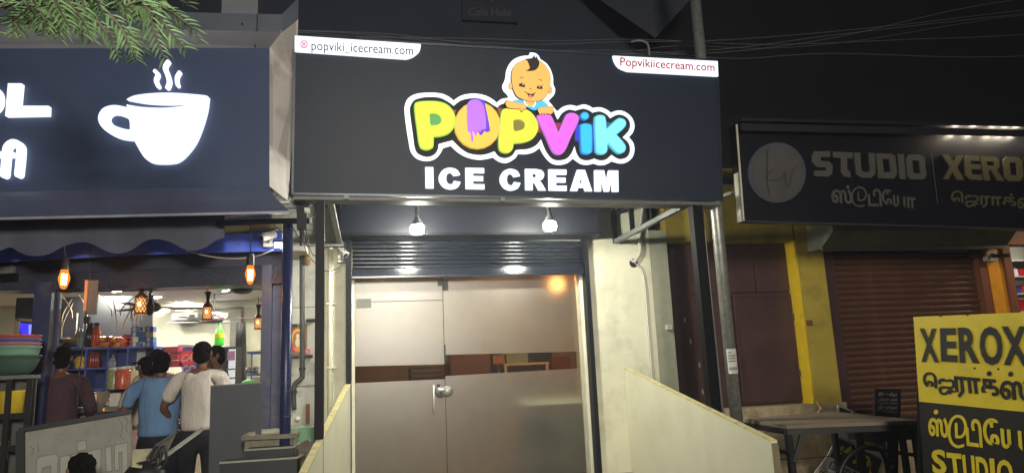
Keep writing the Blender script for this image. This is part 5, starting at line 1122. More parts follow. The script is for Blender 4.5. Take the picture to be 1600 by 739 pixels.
# shelving
SY = 9.8
shv = thing('blue_shelf_unit', PY(150, 610, SY), 'long blue painted shelf unit with square compartments along the cafe back', 'shelf')
def sh(px0, px1, z0, z1, name='board', y=SY, m=M_['shelfblue']): a = PY(px0, 560, y); b = PY(px1, 560, y); return MB().box(a.x, b.x, y, y+.35, z0, z1).build(name, m, shv)
zA = PY(150, 543, SY).z; zB = PY(150, 574, SY).z; zC = PY(150, 607, SY).z
for z_ in (zA, zB, zC): sh(60, 240, z_-.022, z_, 'shelf_board')
for px in (60, 133, 167, 198, 238): sh(px, px+2.2, zC-.5, zA-.023, 'divider')
a = PY(50, 560, SY); b = PY(198, 560, SY); MB().box(a.x, b.x, SY+.352, SY+.37, zC-.5, zA).build('back_panel', mat('shelf_back', S(44, 58, 120), .6), shv)
MB().box(b.x+.01, PY(214, 560, SY).x, SY+.352, SY+.37, zC-.1, zA).build('pale_panel', M_['pvc'], shv); MB().box(PY(214, 560, SY).x+.003, PY(240, 560, SY).x, SY+.352, SY+.37, zC-.5, zA).build('back_panel', mat('shelf_back2', S(38, 42, 96), .6), shv)
# dark reflective wall; shine of the plastic sheeting is drawn as pale tubes
MB().box(PY(20, 500, 10.3).x, PY(236, 500, 10.3).x, 10.35, 10.4, .2, 2.7).build('wall', mat('dark_inner_wall', S(84, 88, 90), .35, 0, .25, 2, .1, dirt=S(140, 142, 136), dscale=1.2, damt=.4), kind='structure')
blk(72, 489, 120, 530, 10.25, .06, 'tile_patch', mat('patch_tile', S(130, 134, 128), .5, 0, .1, 6, .3), 'pale tiled patch of wall above the left shelf goods', 'tile patch')
for k in range(16):
    x0 = random.uniform(70, 232); y0 = random.uniform(455, 475); dx = random.uniform(-26, 22); dy = random.uniform(30, 62)
    MB().tube([Vector(p) for p in ocrv([tuple(PY(*q, 10.1)) for q in ((x0, y0), (x0+dx*.6, y0+dy*.35), (x0+dx, y0+dy*.7), (x0+dx*1.05, y0+dy))], 4)], [.006]+[.009]*11+[.004], 4).build('plastic_shine', mat('plastic_shine', S(190, 176, 150), .3, 0, .2, 5, 0), label='pale curved streak standing in for shine on hanging plastic above the cafe shelves', cat='plastic sheet', group='shine streaks on the hanging plastic sheet')
# goods helpers
def bottle(px, py, Y, h, r, m, capm, lab, grp):
    c = PY(px, py, Y)+Vector((0, 0, .001)); t = thing('bottle', c, lab, 'bottle', grp)
    MB().lathe(c, [(r*.8, 0), (r, h*.05), (r, h*.55), (r*.85, h*.65), (r*.4, h*.82), (r*.35, h*.9)], 10).build('body', m, t, smooth=True); MB().lathe(c, [(r*.42, h*.9), (r*.42, h), (0, h*1.005)], 8).build('cap', capm, t)
BOT = {'cola': mat('cola', S(40, 26, 26), .2), 'orange': mat('orange_drink', S(214, 90, 40), .25), 'clear': mat('clear_bottle', S(160, 168, 172), .15, 0, .1, 10, 0), 'redd': mat('red_drink', S(150, 60, 50), .25)}
for px, k in ((137, 'cola'), (141, 'cola'), (147, 'orange'), (151, 'orange')): bottle(px, 542, 9.85, .30, .042, BOT[k], M_['black'], {'cola': 'dark cola bottle on top of the blue shelf unit', 'orange': 'orange drink bottle on top of the blue shelf unit'}[k], 'tall drink bottles on the shelf top')
for px in (121, 126, 131): bottle(px, 542, 9.9, .25, .035, BOT['clear'], M_['pvc'], 'clear bottle left of the cola bottles on the blue shelf unit', 'clear bottles on the shelf top')
for px in (141, 145, 149, 152): bottle(px, 574, 9.85, .2, .03, BOT['redd'], M_['black'], 'red drink bottle in the middle blue compartment', 'red drink bottles in the middle compartment')
for px, py, Yk in ((170, 574, 9.85), (174, 574, 9.85), (178, 574, 9.85), (172, 568, 9.95), (176, 568, 9.95), (174, 562, 10.0)): bottle(px, py, Yk, .11, .03, BOT['clear'], M_['pvc'], 'small clear jar in the pile in the right blue compartment', 'clear jars in the right compartment')
def lump(px, py, Y, rx, ry, rz, m, name, lab, cat, grp, seed=0):
    rnd = random.Random(seed); c = PY(px, py, Y); mb = MB(); mb.ell(c, rx, ry, rz, 10, 6)
    for i, v in enumerate(mb.v): mb.v[i] = c+(v-c)*(1+rnd.uniform(-.18, .18))
    mb.build(name, m, label=lab, cat=cat, group=grp)
for i in range(16): lump(70+(i % 6)*6.6+random.uniform(-1, 1), 571-(i//6)*7, 9.85, .045, .04, .045, mat('chips_yellow', S(220, 180, 70), .4, 0, .25, 30, .2), 'snack_packet', 'yellow snack packet in the heap behind the maroon shirt', 'snack packet', 'yellow snack packets in the left compartment', i)
for i in range(4): lump(122+(i % 2)*5, 571-(i//2)*8, 9.85, .045, .04, .05, mat('chips_yellow', S(220, 180, 70)), 'snack_packet', 'yellow snack packet in the heap behind the maroon shirt', 'snack packet', 'yellow snack packets in the left compartment', i+30)
for i in range(14):
    m = [mat('pk_red', S(190, 50, 40), .35, 0, .3, 30, .2), mat('pk_orange', S(226, 120, 50), .35, 0, .3, 30, .2), mat('pk_yellow', S(226, 190, 80), .35, 0, .2, 30, .2)][i % 3]
    lump(156+(i % 7)*6, 539-(i//7)*8+random.uniform(-2, 1), 9.85, .07, .05, .035, m, 'snack_packet', ['red', 'orange', 'yellow'][i % 3]+' shiny snack packet heaped right of the orange bottles', 'snack packet', 'snack packets heaped on the shelf top', i+50)
for i in range(8): lump(74+(i % 4)*11, 539-(i//4)*8, 9.85, .11, .08, .03, [mat('pk_purple', S(90, 70, 110), .3, 0, .3, 20, .2), mat('pk_gold', S(196, 176, 90), .35, 0, .3, 20, .2), mat('pk_silver', S(170, 174, 186), .3, 0, .3, 20, .2)][i % 3], 'snack_packet', ['purple', 'gold', 'silver'][i % 3]+' flat snack packet stacked at the left end of the shelf top', 'snack packet', 'flat snack packets at the left end', i+80)
for r in range(4):
    for c_ in range(3):
        px = 205+c_*11; py = 543-r*8.2
        a = PY(px, py, 9.85); col = [S(90, 140, 190), S(225, 220, 205), S(70, 110, 190)][(r+c_) % 3]
        t = thing('carton', a, ['pale blue', 'cream', 'mid blue'][(r+c_) % 3]+' carton, row %d from below, %s column of the carton stack' % (r+1, ('left', 'middle', 'right')[c_]), 'carton', 'stacked cartons on the shelf top')
        MB().box(a.x, a.x+.092, 9.85, 10.0, a.z+.002, a.z+.068).build('carton_body', mat('carton%d' % ((r+c_) % 3), col, .6, 0, .1, 20, 0), t)
        MB().box(a.x+.02, a.x+.05, 9.845, 9.8495, a.z+.01, a.z+.06).build('printed_band', mat('band%d' % (c_ % 2), [S(226, 224, 214), S(60, 90, 170)][c_ % 2], .6), t)
for i in range(5): blk(193+(i % 2)*5, 534-(i//2)*6, 203+(i % 2)*4, 539-(i//2)*6, 9.83, .12, 'red_packet', mat('pk_red', S(190, 50, 40)), 'red packet stacked left of the blue cartons', 'packet', grp='red packets left of the cartons')
def jar(px, py, Y, lab, fill):
    c = PY(px, py, Y)+Vector((0, 0, .001)); t = thing('sweet_jar', c, lab, 'jar', 'plastic sweet jars on the counter')
    MB().lathe(c, [(.075, 0), (.08, .02), (.08, .2), (.065, .22)], 14).build('body', mat('jar_'+str(fill), fill, .25, 0, .45, 40, .1), t, smooth=True); MB().lathe(c, [(.07, .221), (.07, .25), (0, .252)], 14).build('lid', M_['pvc'], t)
jar(178, 609, 9.0, 'jar of green and white sweets on the counter', S(150, 160, 120)); jar(191, 608, 8.9, 'jar of red sweets on the counter, middle one', S(196, 96, 70)); jar(199, 606, 9.2, 'jar of mixed red sweets behind the middle jar', S(180, 110, 80))
blk(201, 578, 212, 606, 8.95, .12, 'paper_box', mat('cream_box', S(222, 214, 180), .6), 'open cream paper box beside the sweet jars', 'box')
# counter
ct = thing('cafe_counter', PY(180, 700, 8.4), 'dark cafe counter with a lit food tray under the jars', 'counter')
zc = PY(180, 613, 8.7).z
a = PY(150, 613, 8.7); b = PY(250, 613, 8.7); MB().box(a.x, b.x, 8.6, 9.3, zc-.04, zc).build('upper_ledge', M_['black'], ct)
zc2 = PY(180, 634, 8.3).z; a = PY(100, 634, 8.2); b = PY(214, 634, 8.2); MB().box(a.x, b.x, 8.15, 9.2, zc2-.05, zc2).build('counter_top', mat('counter_marble', S(120, 116, 110), .3), ct)
MB().box(a.x, b.x, 8.25, 9.2, .2, zc2-.055).build('front', M_['black'], ct)
tr_ = thing('food_tray', PY(195, 628, 8.35), 'green tray of lit yellow food on the counter', 'tray')
p = PY(198, 630, 8.4); MB().box(p.x-.22, p.x+.2, 8.3, 8.6, zc2+.001, zc2+.05).build('tray', mat('tray_green', S(40, 84, 60), .4), tr_)
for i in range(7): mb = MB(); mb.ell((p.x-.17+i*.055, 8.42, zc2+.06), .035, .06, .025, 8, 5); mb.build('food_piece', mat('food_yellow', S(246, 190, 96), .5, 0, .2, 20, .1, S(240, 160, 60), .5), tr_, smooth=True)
for i in range(5): 
    p = PY(160+i*6, 633, 8.25); MB().ell((p.x, 8.25, zc2+.03), .045, .04, .03, 8, 5).build('snack_piece', mat('snack_pale', S(190, 176, 160), .6, 0, .3, 20, .2), smooth=True, label='pale snack piece on the dark counter left of the tray', cat='snack', group='snack pieces on the counter')
p = PY(180, 627, 8.2); MB().box(p.x-.05, p.x+.05, 8.19, 8.21, zc2+.001, zc2+.13).build('price_card', M_['pvc'], label='white price card standing on the dark counter', cat='card')
fc = thing('food_warmer', PY(140, 660, 7.9), 'lit glass food warmer glowing orange beside the man in maroon', 'food warmer')
a = PY(120, 654, 7.9); b = PY(150, 612, 7.9)
MB().box(a.x, b.x, 7.98, 8.3, a.z, a.z+.02).build('base', M_['chrome'], fc); MB().box(a.x, b.x, 8.0, 8.3, b.z-.02, b.z).build('top', M_['chrome'], fc)
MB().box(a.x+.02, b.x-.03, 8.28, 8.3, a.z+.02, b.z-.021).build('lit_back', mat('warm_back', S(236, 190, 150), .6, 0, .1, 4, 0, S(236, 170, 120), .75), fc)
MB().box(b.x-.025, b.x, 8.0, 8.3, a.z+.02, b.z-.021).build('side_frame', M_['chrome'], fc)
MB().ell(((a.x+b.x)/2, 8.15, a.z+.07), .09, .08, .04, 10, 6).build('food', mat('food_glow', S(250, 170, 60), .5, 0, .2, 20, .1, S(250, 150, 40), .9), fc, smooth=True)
a = PY(72, 664, 7.7); b = PY(120, 654, 7.7); MB().box(a.x, b.x, 7.7, 8.1, a.z-.02, a.z+.0).build('white_tray', M_['pvc'], label='white tray on the near counter beside the man in maroon', cat='tray')
for i in range(5): p = PY(76+i*8, 655+(i % 2)*2, 7.85); MB().ell((p.x, 7.85, a.z+.03), .05, .05, .028, 8, 5).build('fried_snack', mat('fried', S(110, 76, 56), .6, 0, .3, 20, .2), smooth=True, label='brown fried snack on the white tray', cat='snack', group='fried snacks on the white tray')
MB().box(PY(60, 700, 7.7).x, PY(152, 700, 7.7).x, 7.75, 8.1, .2, a.z-.03).build('near_counter', M_['black'], label='black near counter under the white tray', cat='counter')

# hanging pieces near left bulb
cl = thing('hanging_clipboard', PY(138, 460, 7.0), 'pinkish board hanging edge-on from a wire beside the left filament bulb', 'board')
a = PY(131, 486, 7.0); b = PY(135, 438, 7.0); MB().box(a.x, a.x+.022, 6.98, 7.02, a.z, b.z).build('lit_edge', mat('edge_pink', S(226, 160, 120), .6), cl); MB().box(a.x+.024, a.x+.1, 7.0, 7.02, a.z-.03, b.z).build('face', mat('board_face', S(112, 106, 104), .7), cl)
MB().tube([PY(141, 386, 7.0), PY(140, 438, 7.0)], .003, 4).build('cord', M_['cable'], cl)
MB().tube([Vector(p) for p in ocrv([tuple(PY(*q, 7.0)) for q in ((135, 488), (133, 520), (127, 560), (122, 600), (120, 640))], 4)], .005, 5).build('hanging_wire', M_['cable'], label='black wire hanging down in front of the man in maroon', cat='wire')
MB().box(*[v for p in [PY(136, 500, 7.0)] for v in (p.x-.02, p.x+.02, 6.98, 7.02, p.z-.03, p.z+.03)]).build('black_adapter', M_['black'], label='small black adapter on the wire below the hanging board', cat='adapter')

# far left: display case, bowls, blue screen
dc = thing('display_case', PY(20, 739, 6.8), 'glass display case with dark frame at the far left edge', 'display case')
a = PY(-60, 705, 6.8); b = PY(48, 585, 6.8)
MB().box(a.x, b.x, 6.8, 7.0, b.z-.03, b.z).build('top', M_['greysteel'], dc)
for px in (12, 44): p = PY(px, 640, 6.79); MB().box(p.x-.02, p.x+.02, 6.77, 6.80, a.z-.6, b.z-.031).build('frame_bar', M_['black'], dc)
for py in (650, 700): p = PY(20, py, 6.79); MB().box(a.x, b.x, 6.775, 6.795, p.z-.025, p.z+.025).build('frame_rail', M_['black'], dc)
MB().box(a.x, b.x-.02, 6.97, 6.99, a.z-.6, b.z-.031).build('back', mat('case_back', S(96, 96, 92), .3), dc)
p = PY(14, 650, 6.9); MB().lathe((p.x, 6.885, p.z), [(.10, 0), (.11, .2), (.112, .21)], 16).build('tub', mat('tub_yellow', S(204, 176, 50), .4), smooth=True, label='yellow tub inside the far left display case', cat='tub')
MB().box(PY(0, 700, 6.88).x, PY(10, 700, 6.88).x, 6.86, 6.92, p.z-.35, p.z-.2).build('steel_tin', M_['chrome'], label='steel tin on the lower level of the display case', cat='tin')
for i, (r, col, z_, lab) in enumerate(((.21, S(70, 92, 84), 0, 'big dark green basin, bottom of the stack on the display case'), (.205, S(120, 160, 140), .075, 'pale green basin second in the stack'), (.20, S(170, 110, 110), .105, 'dusty pink basin third in the stack'), (.20, S(90, 96, 150), .14, 'blue basin fourth in the stack'), (.20, S(176, 84, 76), .17, 'red basin on top of the stack'))):
    p = PY(12, 584, 6.85); zc_ = b.z+.002+z_
    MB().lathe((p.x, 6.9, zc_), [(r*.55, 0), (r*.8, .04), (r*.97, .115), (r, .15), (r*1.05, .155), (r*1.04, .165), (r*.96, .155), (r*.92, .11)], 24).build('plastic_basin', mat('basin%d' % i, col, .35, 0, .08, 5, 0), smooth=True, label=lab, cat='basin', group='basins stacked on the display case')
sc_ = thing('blue_screen', PY(36, 535, 8.2), 'glowing blue picture in a gold frame behind the left blue post', 'picture')
Fb = FW(8.2); pxplate('screen', Fb, [[(31, 504), (52, 506), (48, 550), (36, 535), (31, 512)]], -.01, 0, glow('screen_blue', S(60, 50, 240), 1.1), sc_)
pxplate('led_column', Fb, [[(45, 507), (51, 507), (49, 535), (45, 530)]], None, .004, glow('screen_cyan', S(120, 130, 255), 1.6), sc_)
mb = MB(); mb.bar(Fb.p(27, 498), Fb.p(25, 540), .04, .03, Fb.N); mb.bar(Fb.p(27, 499), Fb.p(54, 501), .03, .03, Fb.N); mb.build('gold_frame', mat('gold_frame', S(150, 130, 100), .5, .2), sc_)

# grey lettered board, people head etc. in the foreground
GB = Fr(PY(31, 739, 5.5), PY(205, 709, 5.55)-PY(31, 739, 5.5), (0, .05, 1))
gb = thing('lettered_board', GB.p(110, 739), 'weathered grey board with large outlined letters and a black edge, at the lower left', 'board')
pxplate('sheet', GB, [[(36, 673), (204, 645), (206, 900), (36, 900)]], -.03, 0, mat('weathered_grey', S(142, 142, 134), .8, 0, .1, 6, .2, dirt=S(104, 104, 98), dscale=4, damt=.6), gb)
mb = MB(); mb.bar(GB.p(31, 672, .002), GB.p(206, 642.5, .002), .03, .05, GB.N); mb.bar(GB.p(33, 672, .002), GB.p(33, 900, .002), .05, .04, GB.N); mb.build('black_edge', M_['black'], gb)
def ZK(p): return Z(p, 0, 560, 4.13)
LG = mat('letter_line', S(104, 104, 98), .8, 0, .1, 10, .05); LF = mat('letter_fill', S(160, 160, 152), .8, 0, .08, 8, .1)
def outl(pts): 
    lp = ZK(pts); cx = sum(p[0] for p in lp)/len(lp); cy = sum(p[1] for p in lp)/len(lp)
    pxplate('letter', GB, [lp], .0, .006, LF, gb)
    for i in range(len(lp)): 
        pxplate('letter_outline', GB, [stroke([lp[i], lp[(i+1) % len(lp)]], .9)], None, .008, LG, gb)
for l in ([(240,650),(265,630),(370,612),(378,640),(372,745),(330,745),(330,690),(275,705),(272,745),(236,745)], [(392,632),(455,620),(455,745),(388,745)], [(462,618),(530,604),(520,745),(462,745)], [(560,600),(655,575),(650,745),(590,745),(600,620),(562,625)], [(680,572),(720,562),(725,725),(690,728)], [(740,556),(826,540),(826,745),(790,745),(790,600),(768,604),(772,720),(742,722)], [(500,535),(556,525),(562,585),(500,598)]): outl(l)
for l in (((770, 390), (790, 440), (780, 500), (800, 520)), ((800, 370), (826, 400), (812, 440), (828, 480)), ((190, 560), (220, 590), (200, 620)), ((245, 545), (250, 600))): pxplate('scribble', GB, [stroke(ocrv(ZK(l), 4), .6)], None, .004, mat('scribble', S(60, 58, 56), .8), gb)
# dark grey board right of the customers
DG = FW(6.9); db = thing('grey_partition_board', DG.p(370, 739), 'dark blue-grey board standing right of the man in the white shirt', 'board')
pxplate('sheet', DG, [[(329, 603), (408, 598), (410, 900), (322, 900)]], -.03, 0, M_['darkgrey'], db)
mb = MB(); mb.bar(DG.p(329, 602.5, .0)+Vector((0, .015, 0)), DG.p(408, 597.5, .0)+Vector((0, .015, 0)), .035, .01); mb.build('top_edge', mat('edge_light', S(130, 132, 130), .5), db)
# sink and boxes
sk = thing('wash_basin', (-1.0, 6.9, .2), 'stained stone wash basin beside the blue round post', 'basin')
zb_ = 1.06
r_ = [PZ(*q, zb_) for q in ((377, 681), (396, 671), (474, 664), (462, 677))]
def slab(pts, dz, name, m, par): mb = MB(); k = len(pts); mb.add([tuple(p) for p in pts]+[(p.x, p.y, p.z-dz) for p in pts], [tuple(range(k))[::-1], tuple(range(k, 2*k))]+[(i, (i+1) % k, (i+1) % k+k, i+k) for i in range(k)]); return mb.build(name, m, par)
STN = mat('stained_stone', S(140, 134, 116), .6, 0, .2, 8, .3, dirt=S(84, 78, 62), dscale=5, damt=.7)
cc = sum(r_, Vector())/4
mb = MB(); inn = [p.lerp(cc, .22) for p in r_]; low = [Vector((p.x, p.y, zb_-.12)) for p in [q.lerp(cc, .35) for q in r_]]
vs = r_+inn+low+[Vector((p.x, p.y, zb_-.035)) for p in r_]
mb.add(vs, [(i, (i+1) % 4, 4+(i+1) % 4, 4+i) for i in range(4)]+[(4+i, 4+(i+1) % 4, 8+(i+1) % 4, 8+i) for i in range(4)]+[(8, 9, 10, 11)]+[(i, 12+i, 12+(i+1) % 4, (i+1) % 4) for i in range(4)]); mb.build('bowl', STN, sk)
bs_ = [p.lerp(cc, .10) for p in r_]; slab([Vector((p.x, p.y, zb_-.037)) for p in bs_], zb_-.04-.2, 'pedestal', STN, sk)
gt = PY(472, 672, 6.9); MB().box(gt.x-.12, gt.x+.16, 6.95, 7.2, gt.z-.12, gt.z+.02).build('green_crate', mat('tub_green', S(120, 170, 130), .5, 0, .1, 8, .1), label='pale green plastic tub behind the wash basin', cat='tub')
for i, (q, z_, h, lab) in enumerate(((((382, 704), (392, 700), (462, 697), (458, 700)), 1.0, .5, 'black box with a pale top edge behind the larger black box'), (((343, 724), (352, 716), (468, 700), (462, 712)), .92, .7, 'larger black box with a pale top edge at the foot of the wash basin'))):
    Yq = 6.1-.45*i; a = PY(q[0][0], q[0][1], Yq); b = PY(q[2][0]-4, q[0][1]-6, Yq)
    t = thing('black_box', a, lab, 'box', 'black boxes below the wash basin'); MB().box(a.x, b.x, Yq, Yq+.3, .0, a.z).build('body', M_['black'], t)
    mb = MB(); mb.bar((a.x, Yq, a.z+.006), (b.x, Yq, a.z+.006), .02, .012); mb.bar((b.x, Yq, a.z+.006), (b.x+.03, Yq+.3, a.z+.006), .02, .012); mb.build('rim', mat('pale_rim', S(150, 150, 136), .5), t)
ck = PY(474, 704, 6.2); mb = MB()
for k in range(6): mb.tube([Vector(p) for p in ocrv([(ck.x-.09+.02*k, 6.2+.03*k, ck.z-.04), (ck.x-.06+.02*k, 6.18, ck.z+.02+.010*k), (ck.x-.02+.015*k, 6.15, ck.z+.01), (ck.x-.01+.012*k, 6.13, ck.z-.12)], 4)], .025, 7)
mb.build('grey_cloth', mat('grey_rag', S(112, 106, 94), .95, 0, .25, 20, .6), smooth=True, label='crumpled grey cloth lying on the black boxes beside the left sign post', cat='cloth')
# menus / bags in front of blue shirt
def slant(name, pts, m, lab, cat): return quad(name, pts, m, None, label=lab, cat=cat)
slant('wooden_seat_board', [PY(206, 702, 5.9), PY(206, 726, 5.3), PY(222, 728, 5.3), PY(238, 700, 6.0)], mat('greenish_board', S(190, 186, 146), .6), 'pale greenish board lying beside the grey lettered board', 'board')
slant('folded_menu', [PY(222, 726, 5.6), PY(245, 695, 5.6), PY(276, 676, 5.7), PY(262, 705, 5.65)], mat('menu_grey', S(96, 94, 82), .7), 'dark greenish folded menu board in front of the man in blue', 'menu')
quad('menu_board', [PY(238, 722, 5.5), PY(315, 667, 6.0), PY(320, 670, 6.0), PY(243, 727, 5.5)], mat('menu_edge', S(120, 120, 112), .5), None, label='thin board seen edge-on rising to the right in front of the customers', cat='board')
sb_ = thing('black_shoulder_bag', PY(228, 739, 5.4), 'black bag with looped straps at the lower left in front of the man in blue', 'bag')
mb = MB(); c = PY(225, 748, 5.4); mb.ell(c, .14, .1, .12, 12, 8); mb.build('bag_body', M_['black'], sb_, smooth=True)
for dx in (0, 9): MB().tube([Vector(p) for p in ocrv([tuple(PY(*q, 5.38)) for q in ((232+dx, 745), (236+dx, 715), (244+dx, 698), (250+dx, 702), (250+dx, 722), (240+dx, 735))], 4)], .010, 6).build('strap', M_['black'], sb_, smooth=True)

# ================================================================== PEOPLE
def skin_mesh(name, nodes, edges, root, m, parent, T, sub=1, extra=None):
    """nodes: name -> (pos, rx, ry); grown with a Skin modifier into one surface, then baked"""
    keys = list(nodes); ix = {k: i for i, k in enumerate(keys)}
    me = bpy.data.meshes.new(name); me.from_pydata([nodes[k][0] for k in keys], [(ix[a], ix[b]) for a, b in edges], [])
    o = bpy.data.objects.new('tmp', me); COL.objects.link(o)
    md_ = o.modifiers.new('s', 'SKIN'); md_.use_smooth_shade = True
    sv_ = me.skin_vertices[0].data
    for k in keys: sv_[ix[k]].radius = (nodes[k][1], nodes[k][2]); sv_[ix[k]].use_root = (k == root)
    ss_ = o.modifiers.new('d', 'SUBSURF'); ss_.levels = sub; ss_.render_levels = sub
    bpy.context.view_layer.update()
    ev = bpy.data.meshes.new_from_object(o.evaluated_get(bpy.context.evaluated_depsgraph_get()))
    vs = [T @ v.co for v in ev.vertices]; fs = [tuple(p.vertices) for p in ev.polygons]
    bpy.data.objects.remove(o); bpy.data.meshes.remove(ev); bpy.data.meshes.remove(me)
    mb = MB(); mb.add(vs, fs)
    if extra: extra(mb)
    return mb.build(name, m, parent, smooth=True)
def hand(nodes, edges, s, wr, dirv, side, flat):
    d = Vector(dirv).normalized(); lat = d.cross(Vector(flat)).normalized()*side; w = Vector(wr)
    nodes[s+'palm'] = (tuple(w+d*.045), .030, .020); edges.append((s+'wr', s+'palm'))
    nodes[s+'palm2'] = (tuple(w+d*.075), .032, .015); edges.append((s+'palm', s+'palm2'))
    for i, (o_, l) in enumerate(((-.028, .062), (-.010, .074), (.010, .07), (.027, .055))):
        a = w+d*.088+lat*o_; b = a+d*l*.5+Vector(flat)*.006; c = a+d*l*.9+Vector(flat)*.022
        for j, p in enumerate((a, b, c)): nodes[s+'f%d%d' % (i, j)] = (tuple(p), .0095-.001*j, .0095-.001*j)
        edges += [(s+'palm2', s+'f%d0' % i), (s+'f%d0' % i, s+'f%d1' % i), (s+'f%d1' % i, s+'f%d2' % i)]
    a = w+d*.03-lat*.032+Vector(flat)*.008; b = w+d*.065-lat*.052+Vector(flat)*.016
    nodes[s+'t0'] = (tuple(a), .011, .011); nodes[s+'t1'] = (tuple(b), .009, .009); edges += [(s+'palm', s+'t0'), (s+'t0', s+'t1')]
def person(label, px, py_top, Y, face, shirt, trousers, arms, hair='short', build=1.0, lean=0.0, turn=0.0, skinm=None, legs=True, floor=.2, long_sleeve=False, shirt_len=.90, skirt=None):
    top = PY(px, py_top, Y); H = top.z-floor; k = H/1.72
    t = thing('person', (top.x, Y, floor), label, 'person'); sk_ = skinm or M_['skin']
    T = Matrix.Translation((top.x, Y, floor)) @ Matrix.Rotation(face, 4, 'Z') @ Matrix.Scale(k, 4)
    b = build; ly = lambda z: lean*(z-.95)
    n = {'pel': ((0, ly(.95), .95), .145*b, .105*b), 'sp': ((0, ly(1.12), 1.12), .135*b, .10*b), 'ch': ((0, ly(1.32)-.01, 1.32), .165*b, .11*b), 'cl': ((0, ly(1.43), 1.43), .10, .07),
         'nk': ((0, ly(1.48)+.012, 1.485), .052, .052), 'nk2': ((0, ly(1.53)+.02, 1.53), .052, .055), 'h1': ((0, ly(1.58)+.035, 1.575), .062, .078), 'h2': ((0, ly(1.64)+.03, 1.635), .074, .092), 'h3': ((0, ly(1.69)+.022, 1.68), .066, .082)}
    e = [('pel', 'sp'), ('sp', 'ch'), ('ch', 'cl'), ('cl', 'nk'), ('nk', 'nk2'), ('nk2', 'h1'), ('h1', 'h2'), ('h2', 'h3')]
    shn = {q: n[q] for q in ('sp', 'ch', 'cl')}; shn = {'hem': ((0, ly(shirt_len), shirt_len), .178*b, .135*b), 'sp': (n['sp'][0], .165*b, .125*b), 'ch': (n['ch'][0], .176*b, .122*b), 'cl': (n['cl'][0], .11*b, .078), 'co': ((0, ly(1.48), 1.475), .068, .066)}
    she = [('hem', 'sp'), ('sp', 'ch'), ('ch', 'cl'), ('cl', 'co')]
    for s, sx in (('L', -1), ('R', 1)):
        el, wr = arms[s]; n[s+'sh'] = ((sx*.178*b, ly(1.41), 1.405), .055, .05); n[s+'ua'] = (tuple(Vector(n[s+'sh'][0]).lerp(Vector(el), .55)), .045, .045)
        n[s+'el'] = (el, .038, .038); n[s+'fa'] = (tuple(Vector(el).lerp(Vector(wr), .35)), .038, .036); n[s+'wr'] = (wr, .026, .022)
        e += [('cl', s+'sh'), (s+'sh', s+'ua'), (s+'ua', s+'el'), (s+'el', s+'fa'), (s+'fa', s+'wr')]
        d = Vector(wr)-Vector(el); hand(n, e, s, wr, d, sx, (0, 0, 1) if abs(d.z) < .5*d.length else (0, 1, 0))
        shn[s+'sh'] = (n[s+'sh'][0], .078*b, .074*b); shn[s+'ua'] = (n[s+'ua'][0], .070, .068); 
        shn[s+'ue'] = (tuple(Vector(n[s+'sh'][0]).lerp(Vector(el), 1.0 if long_sleeve else .84)), .064, .062); she += [('cl', s+'sh'), (s+'sh', s+'ua'), (s+'ua', s+'ue')]
        if long_sleeve: shn[s+'cf'] = (tuple(Vector(el).lerp(Vector(wr), .85)), .042, .04); she.append((s+'ue', s+'cf'))
        n[s+'hp'] = ((sx*.09, 0, .88), .09, .09); n[s+'kn'] = ((sx*.11, .02, .48), .058, .06); n[s+'an'] = ((sx*.115, -.02, .09), .038, .042); n[s+'to'] = ((sx*.13, .13, .03), .038, .026)
        e += [('pel', s+'hp'), (s+'hp', s+'kn'), (s+'kn', s+'an'), (s+'an', s+'to')]
    def feat(mb):
        Rm = T.to_3x3()
        for sx in (-1, 1): mb.ell(T @ Vector((sx*.079, n['h2'][0][1]-.005, 1.628)), .012*k, .02*k, .03*k, 8, 6, rot=Matrix.Rotation(face, 3, 'Z'))
        mb.ell(T @ Vector((0, n['h2'][0][1]+.098, 1.615)), .014*k, .02*k, .026*k, 8, 6, rot=Matrix.Rotation(face, 3, 'Z'))
        mb.ell(T @ Vector((0, n['h1'][0][1]+.07, 1.555)), .028*k, .018*k, .02*k, 8, 6, rot=Matrix.Rotation(face, 3, 'Z'))
    body = skin_mesh('body', n, e, 'pel', sk_, t, T, 1, feat)
    def fold(mb):
        for i, v in enumerate(mb.v):
            q = Vector((v.x*9, v.y*9, v.z*5+px)); a = mnoise.noise(q)*.016+mnoise.noise(q*2.3)*.008
            mb.v[i] = v+Vector((a*(1 if v.x > top.x else -1), -a, 0))
    skin_mesh('shirt', shn, she, 'sp', shirt, t, T, 2, fold)
    mb = MB(); RZ = Matrix.Rotation(face, 3, 'Z'); hy = n['h2'][0][1]
    mb.ell(T @ Vector((0, hy-.012, 1.665)), .084*k, .103*k, .078*k, 26, 18, RZ); mb.ell(T @ Vector((0, hy-.05, 1.60)), .077*k, .06*k, .07*k, 22, 14, RZ)
    if hair == 'long': mb.ell(T @ Vector((0, hy-.08, 1.5)), .08*k, .05*k, .14*k, 12, 8, RZ)
    if hair == 'cap': mb.lathe(T @ Vector((0, hy+.09, 1.67)), [(.085*k, 0), (.085*k, .01), (.02, .02)], 14)
    rnd = random.Random(int(px))
    for i, v in enumerate(mb.v): mb.v[i] = v+Vector((rnd.uniform(-1, 1), rnd.uniform(-1, 1), rnd.uniform(-1, 1)))*.006
    mb.build('hair', M_['hair'], t)
    mb = MB()
    for sx in (-1, 1): mb.ell(T @ Vector((sx*.03, hy+.088, 1.632)), .014*k, .008*k, .007*k, 8, 6, RZ)
    mb.build('eyes', mat('eye_dark', S(30, 24, 22), .3), t); MB().ell(T @ Vector((0, hy+.084, 1.578)), .024*k, .01*k, .007*k, 8, 6, RZ).build('mouth', mat('lip', S(90, 50, 44), .5), t)
